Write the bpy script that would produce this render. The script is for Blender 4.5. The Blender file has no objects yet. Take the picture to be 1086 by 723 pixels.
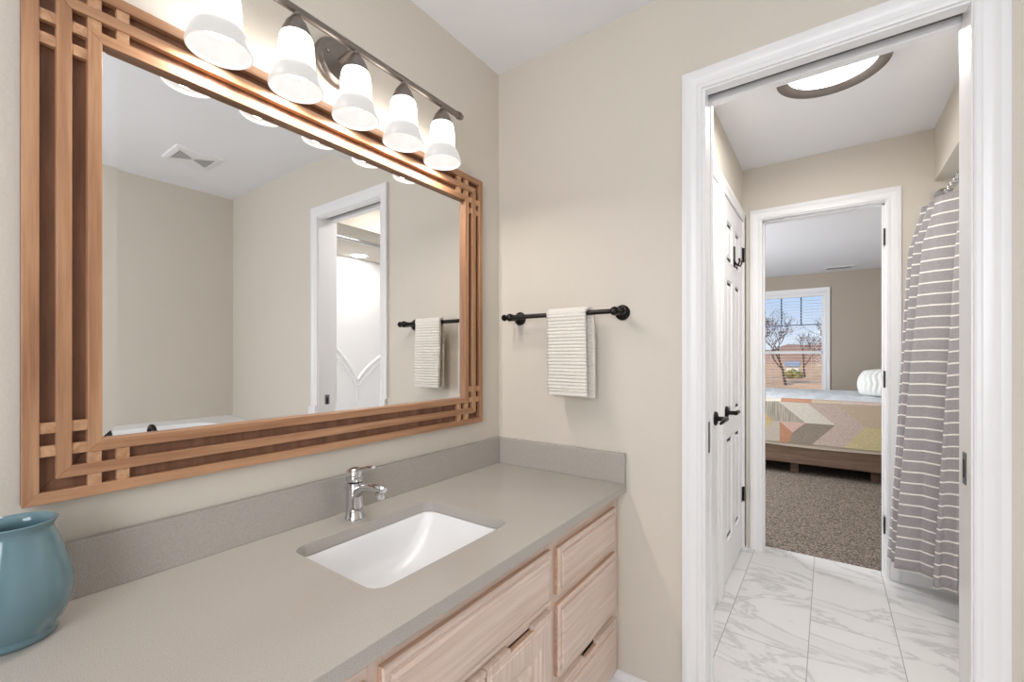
import bpy, bmesh, math, random
from mathutils import Vector, Matrix

S = bpy.context.scene
COL = S.collection
PI = math.pi
rnd = random.Random(7)

# ------------------------------------------------------------------ camera
cam_d = bpy.data.cameras.new('camera')
cam_d.sensor_width = 36.0
cam_d.lens = 466.1 * 36.0 / 1086.0
cam_d.shift_x = (543 - 542.735) / 1086
cam_d.shift_y = (377.65 - 361.5) / 1086
cam_d.clip_start = 0.02
cam_d.clip_end = 600
cam = bpy.data.objects.new('camera', cam_d)
COL.objects.link(cam)
cam.location = (1.1329, -1.4787, 1.1994)
cam.rotation_euler = (PI / 2, 0, math.radians(35.749))
S.camera = cam

# ------------------------------------------------------------------ exposure
S.view_settings.view_transform = 'Standard'
S.view_settings.look = 'None'
S.view_settings.exposure = 0.0
S.view_settings.gamma = 1.0
S.view_settings.use_curve_mapping = False
try:
    S.cycles.use_denoising = True
    S.cycles.max_bounces = 14
    S.cycles.diffuse_bounces = 8
    S.cycles.glossy_bounces = 8
    S.cycles.transmission_bounces = 8
    S.cycles.transparent_max_bounces = 12
    S.cycles.sample_clamp_indirect = 6.0
    S.cycles.caustics_reflective = False
    S.cycles.caustics_refractive = False
except Exception:
    pass


def lin(c):
    out = []
    for v in c[:3]:
        v = v / 255.0
        out.append(v / 12.92 if v <= 0.04045 else ((v + 0.055) / 1.055) ** 2.4)
    return (out[0], out[1], out[2], 1.0)


# ------------------------------------------------------------------ world (daylight sky)
W = bpy.data.worlds.new('daylight_sky')
S.world = W
W.use_nodes = True
nt = W.node_tree
bg = nt.nodes['Background']
tc = nt.nodes.new('ShaderNodeTexCoord')
sp = nt.nodes.new('ShaderNodeSeparateXYZ')
cr = nt.nodes.new('ShaderNodeValToRGB')
cr.color_ramp.elements[0].position = 0.0
cr.color_ramp.elements[0].color = lin((226, 232, 242))
cr.color_ramp.elements[1].position = 0.16
cr.color_ramp.elements[1].color = lin((158, 196, 242))
e = cr.color_ramp.elements.new(0.6)
e.color = lin((98, 150, 220))
nt.links.new(tc.outputs['Generated'], sp.inputs[0])
nt.links.new(sp.outputs['Z'], cr.inputs[0])
nt.links.new(cr.outputs[0], bg.inputs['Color'])
bg.inputs['Strength'].default_value = 1.15


def light(name, kind, loc, energy, col=(255, 255, 255), size=0.1, size_y=None, rot=None, **kw):
    d = bpy.data.lights.new(name, kind)
    d.energy = energy
    d.color = lin(col)[:3]
    if kind == 'AREA':
        d.size = size
        if size_y:
            d.shape = 'RECTANGLE'
            d.size_y = size_y
    elif kind == 'POINT':
        d.shadow_soft_size = size
    elif kind == 'SUN':
        d.angle = size
    for k, v in kw.items():
        setattr(d, k, v)
    o = bpy.data.objects.new(name, d)
    COL.objects.link(o)
    o.location = loc
    if rot:
        o.rotation_euler = rot
    return o


# sun behind the house, lighting the yard beyond the bedroom window
light('sun', 'SUN', (0, -5, 20), 4.0, (255, 238, 214), 0.01, rot=(math.radians(52), 0, math.radians(-18)))
# added fill for the vanity room, set at an invented window behind the camera
light('vanity_fill_light', 'AREA', (1.35, -2.57, 1.45), 28, (244, 248, 255), 1.1, 1.2, rot=(PI / 2, 0, 0))
# added fill for the bedroom, set at an invented side window out of view
light('bedroom_fill_light', 'AREA', (-1.57, 3.3, 1.45), 105, (244, 248, 255), 1.3, 1.3, rot=(PI / 2, 0, -PI / 2))

ORG = {}
PARENT = {}

# ------------------------------------------------------------------ material helpers


def new_mat(name):
    m = bpy.data.materials.new(name)
    m.use_nodes = True
    n = m.node_tree
    return m, n, n.nodes['Principled BSDF']


def bump_to(n, b, height_socket, strength, dist):
    bp = n.nodes.new('ShaderNodeBump')
    bp.inputs['Strength'].default_value = strength
    bp.inputs['Distance'].default_value = dist
    n.links.new(height_socket, bp.inputs['Height'])
    n.links.new(bp.outputs[0], b.inputs['Normal'])
    return bp


def plain(name, col, rough=0.5, metal=0.0, var=0.04, vscale=6.0, bump=None, spec=0.5, emit=None, coat=0.0):
    """one base colour with a faint procedural mottle; bump=(scale, strength, distance)"""
    m, n, b = new_mat(name)
    t = n.nodes.new('ShaderNodeTexCoord')
    nz = n.nodes.new('ShaderNodeTexNoise')
    nz.inputs['Scale'].default_value = vscale
    nz.inputs['Detail'].default_value = 3
    n.links.new(t.outputs['Object'], nz.inputs['Vector'])
    ramp = n.nodes.new('ShaderNodeValToRGB')
    c = lin(col)
    ramp.color_ramp.elements[0].color = tuple(max(0, v * (1 - var)) for v in c[:3]) + (1,)
    ramp.color_ramp.elements[1].color = tuple(min(1, v * (1 + var)) for v in c[:3]) + (1,)
    ramp.color_ramp.elements[0].position = 0.3
    ramp.color_ramp.elements[1].position = 0.7
    n.links.new(nz.outputs['Fac'], ramp.inputs[0])
    n.links.new(ramp.outputs[0], b.inputs['Base Color'])
    b.inputs['Roughness'].default_value = rough
    b.inputs['Metallic'].default_value = metal
    b.inputs['Specular IOR Level'].default_value = spec
    b.inputs['Coat Weight'].default_value = coat
    if bump:
        n2 = n.nodes.new('ShaderNodeTexNoise')
        n2.inputs['Scale'].default_value = bump[0]
        n2.inputs['Detail'].default_value = 2
        n.links.new(t.outputs['Object'], n2.inputs['Vector'])
        bump_to(n, b, n2.outputs['Fac'], bump[1], bump[2])
    if emit:
        b.inputs['Emission Color'].default_value = lin(emit[0])
        b.inputs['Emission Strength'].default_value = emit[1]
    return m


def wood(name, c1, c2, stretch, rough=0.4, scale=1.0, fine=0.25, spec=0.4):
    """grain along the axis with the small stretch number"""
    m, n, b = new_mat(name)
    t = n.nodes.new('ShaderNodeTexCoord')
    mp = n.nodes.new('ShaderNodeMapping')
    mp.inputs['Scale'].default_value = [s * scale for s in stretch]
    n.links.new(t.outputs['Object'], mp.inputs[0])
    nz = n.nodes.new('ShaderNodeTexNoise')
    nz.inputs['Scale'].default_value = 1.0
    nz.inputs['Detail'].default_value = 5
    nz.inputs['Distortion'].default_value = 0.6
    n.links.new(mp.outputs[0], nz.inputs['Vector'])
    ramp = n.nodes.new('ShaderNodeValToRGB')
    ramp.color_ramp.elements[0].color = lin(c1)
    ramp.color_ramp.elements[1].color = lin(c2)
    ramp.color_ramp.elements[0].position = 0.34
    ramp.color_ramp.elements[1].position = 0.66
    n.links.new(nz.outputs['Fac'], ramp.inputs[0])
    mp2 = n.nodes.new('ShaderNodeMapping')
    mp2.inputs['Scale'].default_value = [s * scale * 4.5 for s in stretch]
    n.links.new(t.outputs['Object'], mp2.inputs[0])
    n2 = n.nodes.new('ShaderNodeTexNoise')
    n2.inputs['Scale'].default_value = 1.0
    n2.inputs['Detail'].default_value = 3
    n.links.new(mp2.outputs[0], n2.inputs['Vector'])
    r2 = n.nodes.new('ShaderNodeValToRGB')
    r2.color_ramp.elements[0].color = (1 - fine, 1 - fine, 1 - fine, 1)
    r2.color_ramp.elements[1].color = (1, 1, 1, 1)
    r2.color_ramp.elements[0].position = 0.35
    r2.color_ramp.elements[1].position = 0.55
    n.links.new(n2.outputs['Fac'], r2.inputs[0])
    mx = n.nodes.new('ShaderNodeMix')
    mx.data_type = 'RGBA'
    mx.blend_type = 'MULTIPLY'
    mx.inputs[0].default_value = 1.0
    n.links.new(ramp.outputs[0], mx.inputs[6])
    n.links.new(r2.outputs[0], mx.inputs[7])
    n.links.new(mx.outputs[2], b.inputs['Base Color'])
    b.inputs['Roughness'].default_value = rough
    b.inputs['Specular IOR Level'].default_value = spec
    bump_to(n, b, n2.outputs['Fac'], 0.12, 0.002)
    return m


def emitter(name, col, strength, base=(240, 240, 238)):
    m, n, b = new_mat(name)
    t = n.nodes.new('ShaderNodeTexCoord')
    nz = n.nodes.new('ShaderNodeTexNoise')
    nz.inputs['Scale'].default_value = 3
    n.links.new(t.outputs['Object'], nz.inputs['Vector'])
    b.inputs['Base Color'].default_value = lin(base)
    b.inputs['Roughness'].default_value = 0.35
    b.inputs['Emission Color'].default_value = lin(col)
    b.inputs['Emission Strength'].default_value = strength
    return m


# ------------------------------------------------------------------ materials
M = {}
M['wall'] = plain('wall_paint', (209, 202, 191), 0.75, var=0.012, vscale=2, bump=(130, 0.16, 0.004), spec=0.25)
M['ceil'] = plain('ceiling_paint', (232, 233, 236), 0.85, var=0.01, vscale=2, bump=(60, 0.12, 0.004), spec=0.2)
M['trim'] = plain('white_trim_paint', (232, 232, 233), 0.32, var=0.008, vscale=3)
M['door'] = plain('white_door_paint', (230, 230, 231), 0.35, var=0.008, vscale=3)
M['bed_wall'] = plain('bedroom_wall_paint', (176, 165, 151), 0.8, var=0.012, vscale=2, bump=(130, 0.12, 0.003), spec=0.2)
M['black'] = plain('oil_rubbed_bronze', (38, 35, 34), 0.32, 0.75, var=0.12, vscale=20)
M['blackmetal'] = plain('matte_black_metal', (30, 30, 32), 0.4, 0.5, var=0.1, vscale=20)
M['chrome'] = plain('polished_chrome', (214, 214, 216), 0.07, 1.0, var=0.01)
M['nickel'] = plain('brushed_nickel', (140, 132, 126), 0.34, 0.9, var=0.05, vscale=30)
M['steel'] = plain('dull_steel', (120, 120, 122), 0.35, 0.8, var=0.05, vscale=30)
M['porcelain'] = plain('white_porcelain', (224, 224, 225), 0.3, var=0.006)
M['acrylic'] = plain('white_acrylic', (238, 239, 241), 0.2, var=0.006)
M['slot'] = plain('dark_gap', (22, 21, 20), 0.8, var=0.1)
M['track'] = plain('grey_track', (105, 105, 106), 0.5, 0.3)
M['grout'] = plain('caulk', (205, 203, 200), 0.7)

# oak vanity (pickled), horizontal grain along y and vertical along z
OAK1, OAK2 = (205, 182, 167), (219, 200, 187)
M['oak_h'] = wood('pickled_oak_horizontal', OAK1, OAK2, (75, 2.2, 75), 0.42, fine=0.10)
M['oak_v'] = wood('pickled_oak_vertical', OAK1, OAK2, (75, 75, 2.2), 0.42, fine=0.10)
M['oak_edge'] = wood('pickled_oak_edge', (186, 150, 124), (206, 172, 148), (60, 3.2, 60), 0.5, fine=0.12)
# cherry toned mirror frame
FR1, FR2 = (152, 109, 79), (184, 141, 107)
M['frame_h'] = wood('honey_wood_along_rail', FR1, FR2, (50, 2.6, 50), 0.40, fine=0.10, spec=0.4)
M['frame_v'] = wood('honey_wood_along_stile', FR1, FR2, (50, 50, 2.6), 0.40, fine=0.10, spec=0.4)
M['frame_back'] = wood('darker_backing_wood', (112, 76, 56), (138, 98, 74), (40, 30, 3), 0.5, fine=0.12)
M['frame_block'] = wood('light_cross_block_wood', (172, 128, 94), (200, 158, 122), (30, 60, 60), 0.35, fine=0.08)
M['bed_wood'] = wood('walnut_bed_wood', (106, 85, 71), (130, 107, 91), (3, 40, 40), 0.5, fine=0.12)


def counter_mat():
    m, n, b = new_mat('greige_quartz')
    t = n.nodes.new('ShaderNodeTexCoord')
    nz = n.nodes.new('ShaderNodeTexNoise')
    nz.inputs['Scale'].default_value = 700
    nz.inputs['Detail'].default_value = 2
    n.links.new(t.outputs['Object'], nz.inputs['Vector'])
    ramp = n.nodes.new('ShaderNodeValToRGB')
    ramp.color_ramp.elements[0].color = lin((160, 154, 147))
    ramp.color_ramp.elements[1].color = lin((180, 174, 167))
    ramp.color_ramp.elements[0].position = 0.38
    ramp.color_ramp.elements[1].position = 0.62
    n.links.new(nz.outputs['Fac'], ramp.inputs[0])
    n.links.new(ramp.outputs[0], b.inputs['Base Color'])
    b.inputs['Roughness'].default_value = 0.2
    b.inputs['Specular IOR Level'].default_value = 0.45
    return m


M['quartz'] = counter_mat()


def marble_floor():
    m, n, b = new_mat('marble_floor_tile')
    L = n.links
    t = n.nodes.new('ShaderNodeTexCoord')
    sep = n.nodes.new('ShaderNodeSeparateXYZ')
    L.new(t.outputs['Object'], sep.inputs[0])
    cmb = n.nodes.new('ShaderNodeCombineXYZ')
    ax = n.nodes.new('ShaderNodeMath'); ax.operation = 'ADD'; ax.inputs[1].default_value = 6.1 - 0.935
    ay = n.nodes.new('ShaderNodeMath'); ay.operation = 'ADD'; ay.inputs[1].default_value = 3.048 - 0.762
    L.new(sep.outputs['Y'], ax.inputs[0]); L.new(sep.outputs['X'], ay.inputs[0])
    L.new(ax.outputs[0], cmb.inputs['X']); L.new(ay.outputs[0], cmb.inputs['Y'])
    br = n.nodes.new('ShaderNodeTexBrick')
    br.offset = 0.5
    br.inputs['Scale'].default_value = 1.0
    br.inputs['Brick Width'].default_value = 0.61
    br.inputs['Row Height'].default_value = 0.3048
    br.inputs['Mortar Size'].default_value = 0.0016
    br.inputs['Mortar Smooth'].default_value = 0.1
    br.inputs['Color1'].default_value = (0.0, 0.0, 0.0, 1)
    br.inputs['Color2'].default_value = (1, 1, 1, 1)
    L.new(cmb.outputs[0], br.inputs['Vector'])
    # veins: distorted bands, shifted per tile
    vsh = n.nodes.new('ShaderNodeVectorMath'); vsh.operation = 'MULTIPLY_ADD'
    vsh.inputs[1].default_value = (3.1, 2.3, 1.7)
    L.new(br.outputs['Color'], vsh.inputs[0])
    L.new(t.outputs['Object'], vsh.inputs[2])
    mp = n.nodes.new('ShaderNodeMapping')
    mp.inputs['Rotation'].default_value = (0, 0, math.radians(28))
    mp.inputs['Scale'].default_value = (1.3, 2.6, 1)
    L.new(vsh.outputs[0], mp.inputs[0])
    nz = n.nodes.new('ShaderNodeTexNoise')
    nz.inputs['Scale'].default_value = 1.3
    nz.inputs['Detail'].default_value = 7
    nz.inputs['Roughness'].default_value = 0.6
    nz.inputs['Distortion'].default_value = 1.1
    L.new(mp.outputs[0], nz.inputs['Vector'])
    r1 = n.nodes.new('ShaderNodeValToRGB')
    E = r1.color_ramp.elements
    E[0].position = 0.30; E[0].color = lin((214, 213, 211))
    E[1].position = 0.62; E[1].color = lin((222, 221, 219))
    a = E.new(0.455); a.color = lin((219, 218, 216))
    a = E.new(0.485); a.color = lin((194, 193, 191))
    a = E.new(0.515); a.color = lin((220, 219, 217))
    L.new(nz.outputs['Fac'], r1.inputs[0])
    mx = n.nodes.new('ShaderNodeMix'); mx.data_type = 'RGBA'
    L.new(br.outputs['Fac'], mx.inputs[0])
    L.new(r1.outputs[0], mx.inputs[6])
    mx.inputs[7].default_value = lin((150, 148, 145))
    L.new(mx.outputs[2], b.inputs['Base Color'])
    b.inputs['Roughness'].default_value = 0.3
    inv = n.nodes.new('ShaderNodeMath'); inv.operation = 'SUBTRACT'; inv.inputs[0].default_value = 1.0
    L.new(br.outputs['Fac'], inv.inputs[1])
    bump_to(n, b, inv.outputs[0], 0.3, 0.001)
    return m


M['floor'] = marble_floor()


def carpet_mat():
    m, n, b = new_mat('taupe_carpet')
    L = n.links
    t = n.nodes.new('ShaderNodeTexCoord')
    nz = n.nodes.new('ShaderNodeTexNoise')
    nz.inputs['Scale'].default_value = 95
    nz.inputs['Detail'].default_value = 3
    L.new(t.outputs['Object'], nz.inputs['Vector'])
    ramp = n.nodes.new('ShaderNodeValToRGB')
    ramp.color_ramp.elements[0].color = lin((82, 74, 66))
    ramp.color_ramp.elements[1].color = lin((158, 146, 134))
    ramp.color_ramp.elements[0].position = 0.36
    ramp.color_ramp.elements[1].position = 0.64
    L.new(nz.outputs['Fac'], ramp.inputs[0])
    L.new(ramp.outputs[0], b.inputs['Base Color'])
    b.inputs['Roughness'].default_value = 0.95
    b.inputs['Specular IOR Level'].default_value = 0.1
    bump_to(n, b, nz.outputs['Fac'], 0.8, 0.01)
    return m


M['carpet'] = carpet_mat()


def stripe_mat():
    m, n, b = new_mat('grey_striped_curtain_cloth')
    L = n.links
    t = n.nodes.new('ShaderNodeTexCoord')
    sep = n.nodes.new('ShaderNodeSeparateXYZ')
    uvn = n.nodes.new('ShaderNodeUVMap')
    L.new(uvn.outputs[0], sep.inputs[0])
    d = n.nodes.new('ShaderNodeMath'); d.operation = 'DIVIDE'; d.inputs[1].default_value = 0.0535
    L.new(sep.outputs['Y'], d.inputs[0])
    f = n.nodes.new('ShaderNodeMath'); f.operation = 'FRACT'
    L.new(d.outputs[0], f.inputs[0])
    lt = n.nodes.new('ShaderNodeMath'); lt.operation = 'LESS_THAN'; lt.inputs[1].default_value = 0.13
    L.new(f.outputs[0], lt.inputs[0])
    nz = n.nodes.new('ShaderNodeTexNoise')
    nz.inputs['Scale'].default_value = 160
    L.new(t.outputs['Object'], nz.inputs['Vector'])
    ramp = n.nodes.new('ShaderNodeValToRGB')
    ramp.color_ramp.elements[0].color = lin((146, 142, 144))
    ramp.color_ramp.elements[1].color = lin((176, 171, 172))
    L.new(nz.outputs['Fac'], ramp.inputs[0])
    mx = n.nodes.new('ShaderNodeMix'); mx.data_type = 'RGBA'
    L.new(lt.outputs[0], mx.inputs[0])
    L.new(ramp.outputs[0], mx.inputs[6])
    mx.inputs[7].default_value = lin((240, 236, 230))
    L.new(mx.outputs[2], b.inputs['Base Color'])
    b.inputs['Roughness'].default_value = 0.9
    b.inputs['Specular IOR Level'].default_value = 0.1
    return m


M['stripe'] = stripe_mat()


def liner_mat():
    m, n, b = new_mat('frosted_liner')
    t = n.nodes.new('ShaderNodeTexCoord')
    nz = n.nodes.new('ShaderNodeTexNoise')
    nz.inputs['Scale'].default_value = 8
    n.links.new(t.outputs['Object'], nz.inputs['Vector'])
    b.inputs['Base Color'].default_value = lin((236, 230, 226))
    b.inputs['Roughness'].default_value = 0.35
    b.inputs['Alpha'].default_value = 0.75
    bump_to(n, b, nz.outputs['Fac'], 0.2, 0.01)
    return m


M['liner'] = liner_mat()


def mirror_mat():
    m, n, b = new_mat('silvered_mirror')
    t = n.nodes.new('ShaderNodeTexCoord')
    nz = n.nodes.new('ShaderNodeTexNoise')
    nz.inputs['Scale'].default_value = 2
    n.links.new(t.outputs['Object'], nz.inputs['Vector'])
    ramp = n.nodes.new('ShaderNodeValToRGB')
    ramp.color_ramp.elements[0].color = (0.90, 0.905, 0.905, 1)
    ramp.color_ramp.elements[1].color = (0.91, 0.915, 0.915, 1)
    n.links.new(nz.outputs['Fac'], ramp.inputs[0])
    n.links.new(ramp.outputs[0], b.inputs['Base Color'])
    b.inputs['Metallic'].default_value = 1.0
    b.inputs['Roughness'].default_value = 0.0
    return m


M['mirror'] = mirror_mat()


def glass_mat():
    m, n, b = new_mat('clear_window_glass')
    t = n.nodes.new('ShaderNodeTexCoord')
    nz = n.nodes.new('ShaderNodeTexNoise')
    nz.inputs['Scale'].default_value = 3
    n.links.new(t.outputs['Object'], nz.inputs['Vector'])
    out = n.nodes['Material Output']
    tr = n.nodes.new('ShaderNodeBsdfTransparent')
    tr.inputs[0].default_value = (0.97, 0.98, 0.98, 1)
    gl = n.nodes.new('ShaderNodeBsdfGlossy')
    gl.inputs['Roughness'].default_value = 0.01
    fr = n.nodes.new('ShaderNodeFresnel')
    fr.inputs[0].default_value = 1.2
    mx = n.nodes.new('ShaderNodeMixShader')
    n.links.new(fr.outputs[0], mx.inputs[0])
    n.links.new(tr.outputs[0], mx.inputs[1])
    n.links.new(gl.outputs[0], mx.inputs[2])
    n.links.new(mx.outputs[0], out.inputs[0])
    return m


M['glass'] = glass_mat()
M['shade'] = emitter('lit_frosted_glass', (255, 250, 244), 5.8)
M['shade_rim'] = emitter('softly_lit_frosted_rim', (255, 251, 247), 0.60, (105, 104, 103))
M['diffuser'] = emitter('lit_white_diffuser', (255, 252, 247), 5.0)
M['recess'] = emitter('lit_recessed_lens', (255, 252, 247), 7.0)
M['fill_pane'] = emitter('glowing_fill_pane', (240, 246, 255), 1.2)  # glowing panes of the two added, unseen windows
M['vase'] = plain('teal_glaze', (96, 125, 134), 0.13, var=0.05, vscale=5, coat=0.4)
M['towel'] = plain('white_terry', (226, 221, 213), 0.95, var=0.03, vscale=90, bump=(420, 0.6, 0.003), spec=0.1)
M['sheet'] = plain('cream_blanket', (214, 204, 190), 0.9, var=0.03, vscale=40, spec=0.1)
M['pillow'] = plain('white_pillow_cloth', (214, 215, 210), 0.9, var=0.02, vscale=30, spec=0.1)
M['mattress'] = plain('mattress_ticking', (206, 202, 196), 0.9, var=0.02)
M['blind'] = plain('white_blind_slat', (232, 232, 232), 0.5, var=0.01)
M['muntin'] = plain('window_muntin_vinyl', (96, 122, 158), 0.5, var=0.02)
M['vinyl'] = plain('white_window_vinyl', (236, 236, 236), 0.4, var=0.01)
M['grass'] = plain('dry_grass', (214, 172, 132), 0.95, var=0.22, vscale=0.7, spec=0.05)
M['hill'] = plain('brown_hillside', (170, 138, 118), 0.95, var=0.25, vscale=0.12, spec=0.05)
M['bark'] = plain('grey_brown_bark', (92, 76, 70), 0.9, var=0.2, vscale=4, spec=0.1)
M['bush'] = plain('olive_foliage', (140, 134, 78), 0.9, var=0.3, vscale=3, spec=0.1)
M['shedwall'] = plain('pale_shed_wall', (226, 224, 218), 0.8, var=0.05)
M['shedroof'] = plain('grey_shed_roof', (128, 140, 160), 0.7, var=0.08)

# quilt cloths


def cloth(name, c, sx=1.0, amt=0.10, sc=(220, 220, 220)):
    m, n, b = new_mat(name)
    t = n.nodes.new('ShaderNodeTexCoord')
    mp = n.nodes.new('ShaderNodeMapping')
    mp.inputs['Scale'].default_value = sc
    n.links.new(t.outputs['Object'], mp.inputs[0])
    nz = n.nodes.new('ShaderNodeTexNoise')
    nz.inputs['Scale'].default_value = 1
    nz.inputs['Detail'].default_value = 3
    n.links.new(mp.outputs[0], nz.inputs['Vector'])
    r = n.nodes.new('ShaderNodeValToRGB')
    k = lin(c)
    r.color_ramp.elements[0].color = tuple(v * (1 - amt * 1.6) for v in k[:3]) + (1,)
    r.color_ramp.elements[1].color = tuple(min(1, v * (1 + amt)) for v in k[:3]) + (1,)
    r.color_ramp.elements[0].position = 0.38
    r.color_ramp.elements[1].position = 0.62
    n.links.new(nz.outputs['Fac'], r.inputs[0])
    n.links.new(r.outputs[0], b.inputs['Base Color'])
    b.inputs['Roughness'].default_value = 0.95
    b.inputs['Specular IOR Level'].default_value = 0.08
    bump_to(n, b, nz.outputs['Fac'], 0.15, 0.003)
    return m


M['q_tan'] = cloth('quilt_tan', (206, 190, 168))
M['q_grey'] = cloth('quilt_striped_grey', (186, 179, 166), amt=0.22, sc=(130, 2, 6))
M['q_white'] = cloth('quilt_cream', (230, 224, 214))
M['q_mauve'] = cloth('quilt_mauve', (212, 195, 186), amt=0.14)
M['q_yellow'] = cloth('quilt_yellow', (213, 203, 160))
M['q_taupe'] = cloth('quilt_taupe', (160, 150, 138), amt=0.14)
M['q_rust'] = cloth('quilt_rust', (200, 152, 124))
M['q_pink'] = cloth('quilt_pink', (220, 190, 178))
M['q_pale'] = cloth('quilt_pale_grey', (206, 196, 184))
M['q_gold'] = cloth('quilt_gold', (214, 186, 142))
M['q_olive'] = cloth('quilt_olive', (208, 197, 150))
M['q_plaid'] = cloth('quilt_blue_white_plaid', (226, 232, 236), amt=0.08, sc=(22, 22, 22))

# ------------------------------------------------------------------ mesh helper


class MB:
    def __init__(self):
        self.bm = bmesh.new()
        self.mi = 0
        self.uv = None

    def _f(self, vs):
        try:
            f = self.bm.faces.new(vs)
            f.material_index = self.mi
            return f
        except ValueError:
            return None

    def v(self, p):
        return self.bm.verts.new(p)

    def poly(self, pts):
        return self._f([self.v(p) for p in pts])

    def box(self, lo, hi):
        x0, y0, z0 = lo
        x1, y1, z1 = hi
        c = [self.v(p) for p in [(x0, y0, z0), (x1, y0, z0), (x1, y1, z0), (x0, y1, z0), (x0, y0, z1), (x1, y0, z1), (x1, y1, z1), (x0, y1, z1)]]
        for q in [(0, 3, 2, 1), (4, 5, 6, 7), (0, 1, 5, 4), (1, 2, 6, 5), (2, 3, 7, 6), (3, 0, 4, 7)]:
            self._f([c[i] for i in q])
        return self

    def loft(self, rings, close=True, cap0=True, cap1=True):
        R = [[self.v(p) for p in r] for r in rings]
        n = len(R[0])
        for a, b in zip(R[:-1], R[1:]):
            for i in range(n if close else n - 1):
                j = (i + 1) % n
                self._f([a[i], a[j], b[j], b[i]])
        if cap0:
            self._f(R[0][::-1])
        if cap1:
            self._f(R[-1])
        return self

    def lathe(self, c, prof, axis='z', seg=32, cap0=True, cap1=True, sx=1.0, sy=1.0):
        """prof: (radius, along) points"""
        rings = []
        for r, h in prof:
            ring = []
            for i in range(seg):
                a = 2 * PI * i / seg
                u, w = r * math.cos(a) * sx, r * math.sin(a) * sy
                if axis == 'z':
                    p = (c[0] + u, c[1] + w, c[2] + h)
                elif axis == 'y':
                    p = (c[0] + u, c[1] + h, c[2] + w)
                else:
                    p = (c[0] + h, c[1] + u, c[2] + w)
                ring.append(p)
            rings.append(ring)
        return self.loft(rings, True, cap0, cap1)

    def tube(self, pts, rad, seg=12, caps=True, flat=1.0):
        """rad: number or list; flat squashes the section along its second axis"""
        P = [Vector(p) for p in pts]
        n = len(P)
        if not isinstance(rad, (list, tuple)):
            rad = [rad] * n
        T = []
        for i in range(n):
            a = P[max(0, i - 1)]
            b = P[min(n - 1, i + 1)]
            T.append((b - a).normalized())
        up = Vector((0, 0, 1)) if abs(T[0].z) < 0.9 else Vector((1, 0, 0))
        N = (up - T[0] * up.dot(T[0])).normalized()
        rings = []
        for i in range(n):
            N = (N - T[i] * N.dot(T[i])).normalized()
            Bv = T[i].cross(N)
            rings.append([tuple(P[i] + (Bv * math.cos(2 * PI * k / seg) + N * math.sin(2 * PI * k / seg) * flat) * rad[i]) for k in range(seg)])
        return self.loft(rings, True, caps, caps)

    def sphere(self, c, r, seg=16, ring=10, s=(1, 1, 1)):
        prof = []
        for i in range(ring + 1):
            a = -PI / 2 + PI * i / ring
            prof.append((max(1e-4, r * math.cos(a)), r * math.sin(a)))
        rings = []
        for rr, h in prof:
            rings.append([(c[0] + rr * math.cos(2 * PI * k / seg) * s[0], c[1] + rr * math.sin(2 * PI * k / seg) * s[1], c[2] + h * s[2]) for k in range(seg)])
        return self.loft(rings)

    def nested(self, mp, u0, u1, v0, v1, prof, hole=False):
        """rectangular picture-frame steps: prof = (inset, depth); mp(u, v, t) -> point"""
        rings = []
        for ins, t in prof:
            rings.append([mp(u0 + ins, v0 + ins, t), mp(u1 - ins, v0 + ins, t), mp(u1 - ins, v1 - ins, t), mp(u0 + ins, v1 - ins, t)])
        return self.loft(rings, True, False, not hole)

    def build(self, name, mats, parent=None, smooth=None, bevel=0.0, origin=None, solid=None, subd=0):
        bm = self.bm
        bmesh.ops.recalc_face_normals(bm, faces=bm.faces[:])
        base = ORG[parent.name] if parent else Vector(origin or (0, 0, 0))
        if base.length > 0:
            bmesh.ops.translate(bm, verts=bm.verts[:], vec=-base)
        me = bpy.data.meshes.new(name)
        bm.to_mesh(me)
        bm.free()
        if not isinstance(mats, (list, tuple)):
            mats = [mats]
        for k in mats:
            me.materials.append(M[k] if isinstance(k, str) else k)
        if smooth is not None:
            for p in me.polygons:
                p.use_smooth = True
            me.set_sharp_from_angle(angle=math.radians(smooth))
        o = bpy.data.objects.new(name, me)
        COL.objects.link(o)
        if parent:
            o.parent = parent
        else:
            o.location = base
        ORG[o.name] = base
        if solid:
            md = o.modifiers.new('thickness', 'SOLIDIFY')
            md.thickness = solid
            md.offset = 0
        if subd:
            md = o.modifiers.new('smooth', 'SUBSURF')
            md.levels = subd
            md.render_levels = subd
        if bevel:
            md = o.modifiers.new('edge', 'BEVEL')
            md.width = bevel
            md.segments = 2
            md.limit_method = 'ANGLE'
            md.angle_limit = math.radians(40)
            md.harden_normals = False
        return o


def thing(name, label, cat, loc, group=None):
    o = bpy.data.objects.new(name, None)
    COL.objects.link(o)
    o.location = loc
    o.empty_display_size = 0.05
    ORG[o.name] = Vector(loc)
    tag(o, label, cat, group)
    return o


def tag(o, label, cat, group=None):
    o['label'] = label
    o['category'] = cat
    if group:
        o['group'] = group
    return o


def struct(o, label=None):
    o['kind'] = 'structure'
    if label:
        o['label'] = label
    return o


CASING = [(0.0, 0.0), (0.0, 0.009), (0.004, 0.011), (0.011, 0.011), (0.015, 0.0085), (0.026, 0.010), (0.036, 0.0135), (0.042, 0.0175), (0.053, 0.018), (0.058, 0.016), (0.058, 0.0)]


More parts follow.
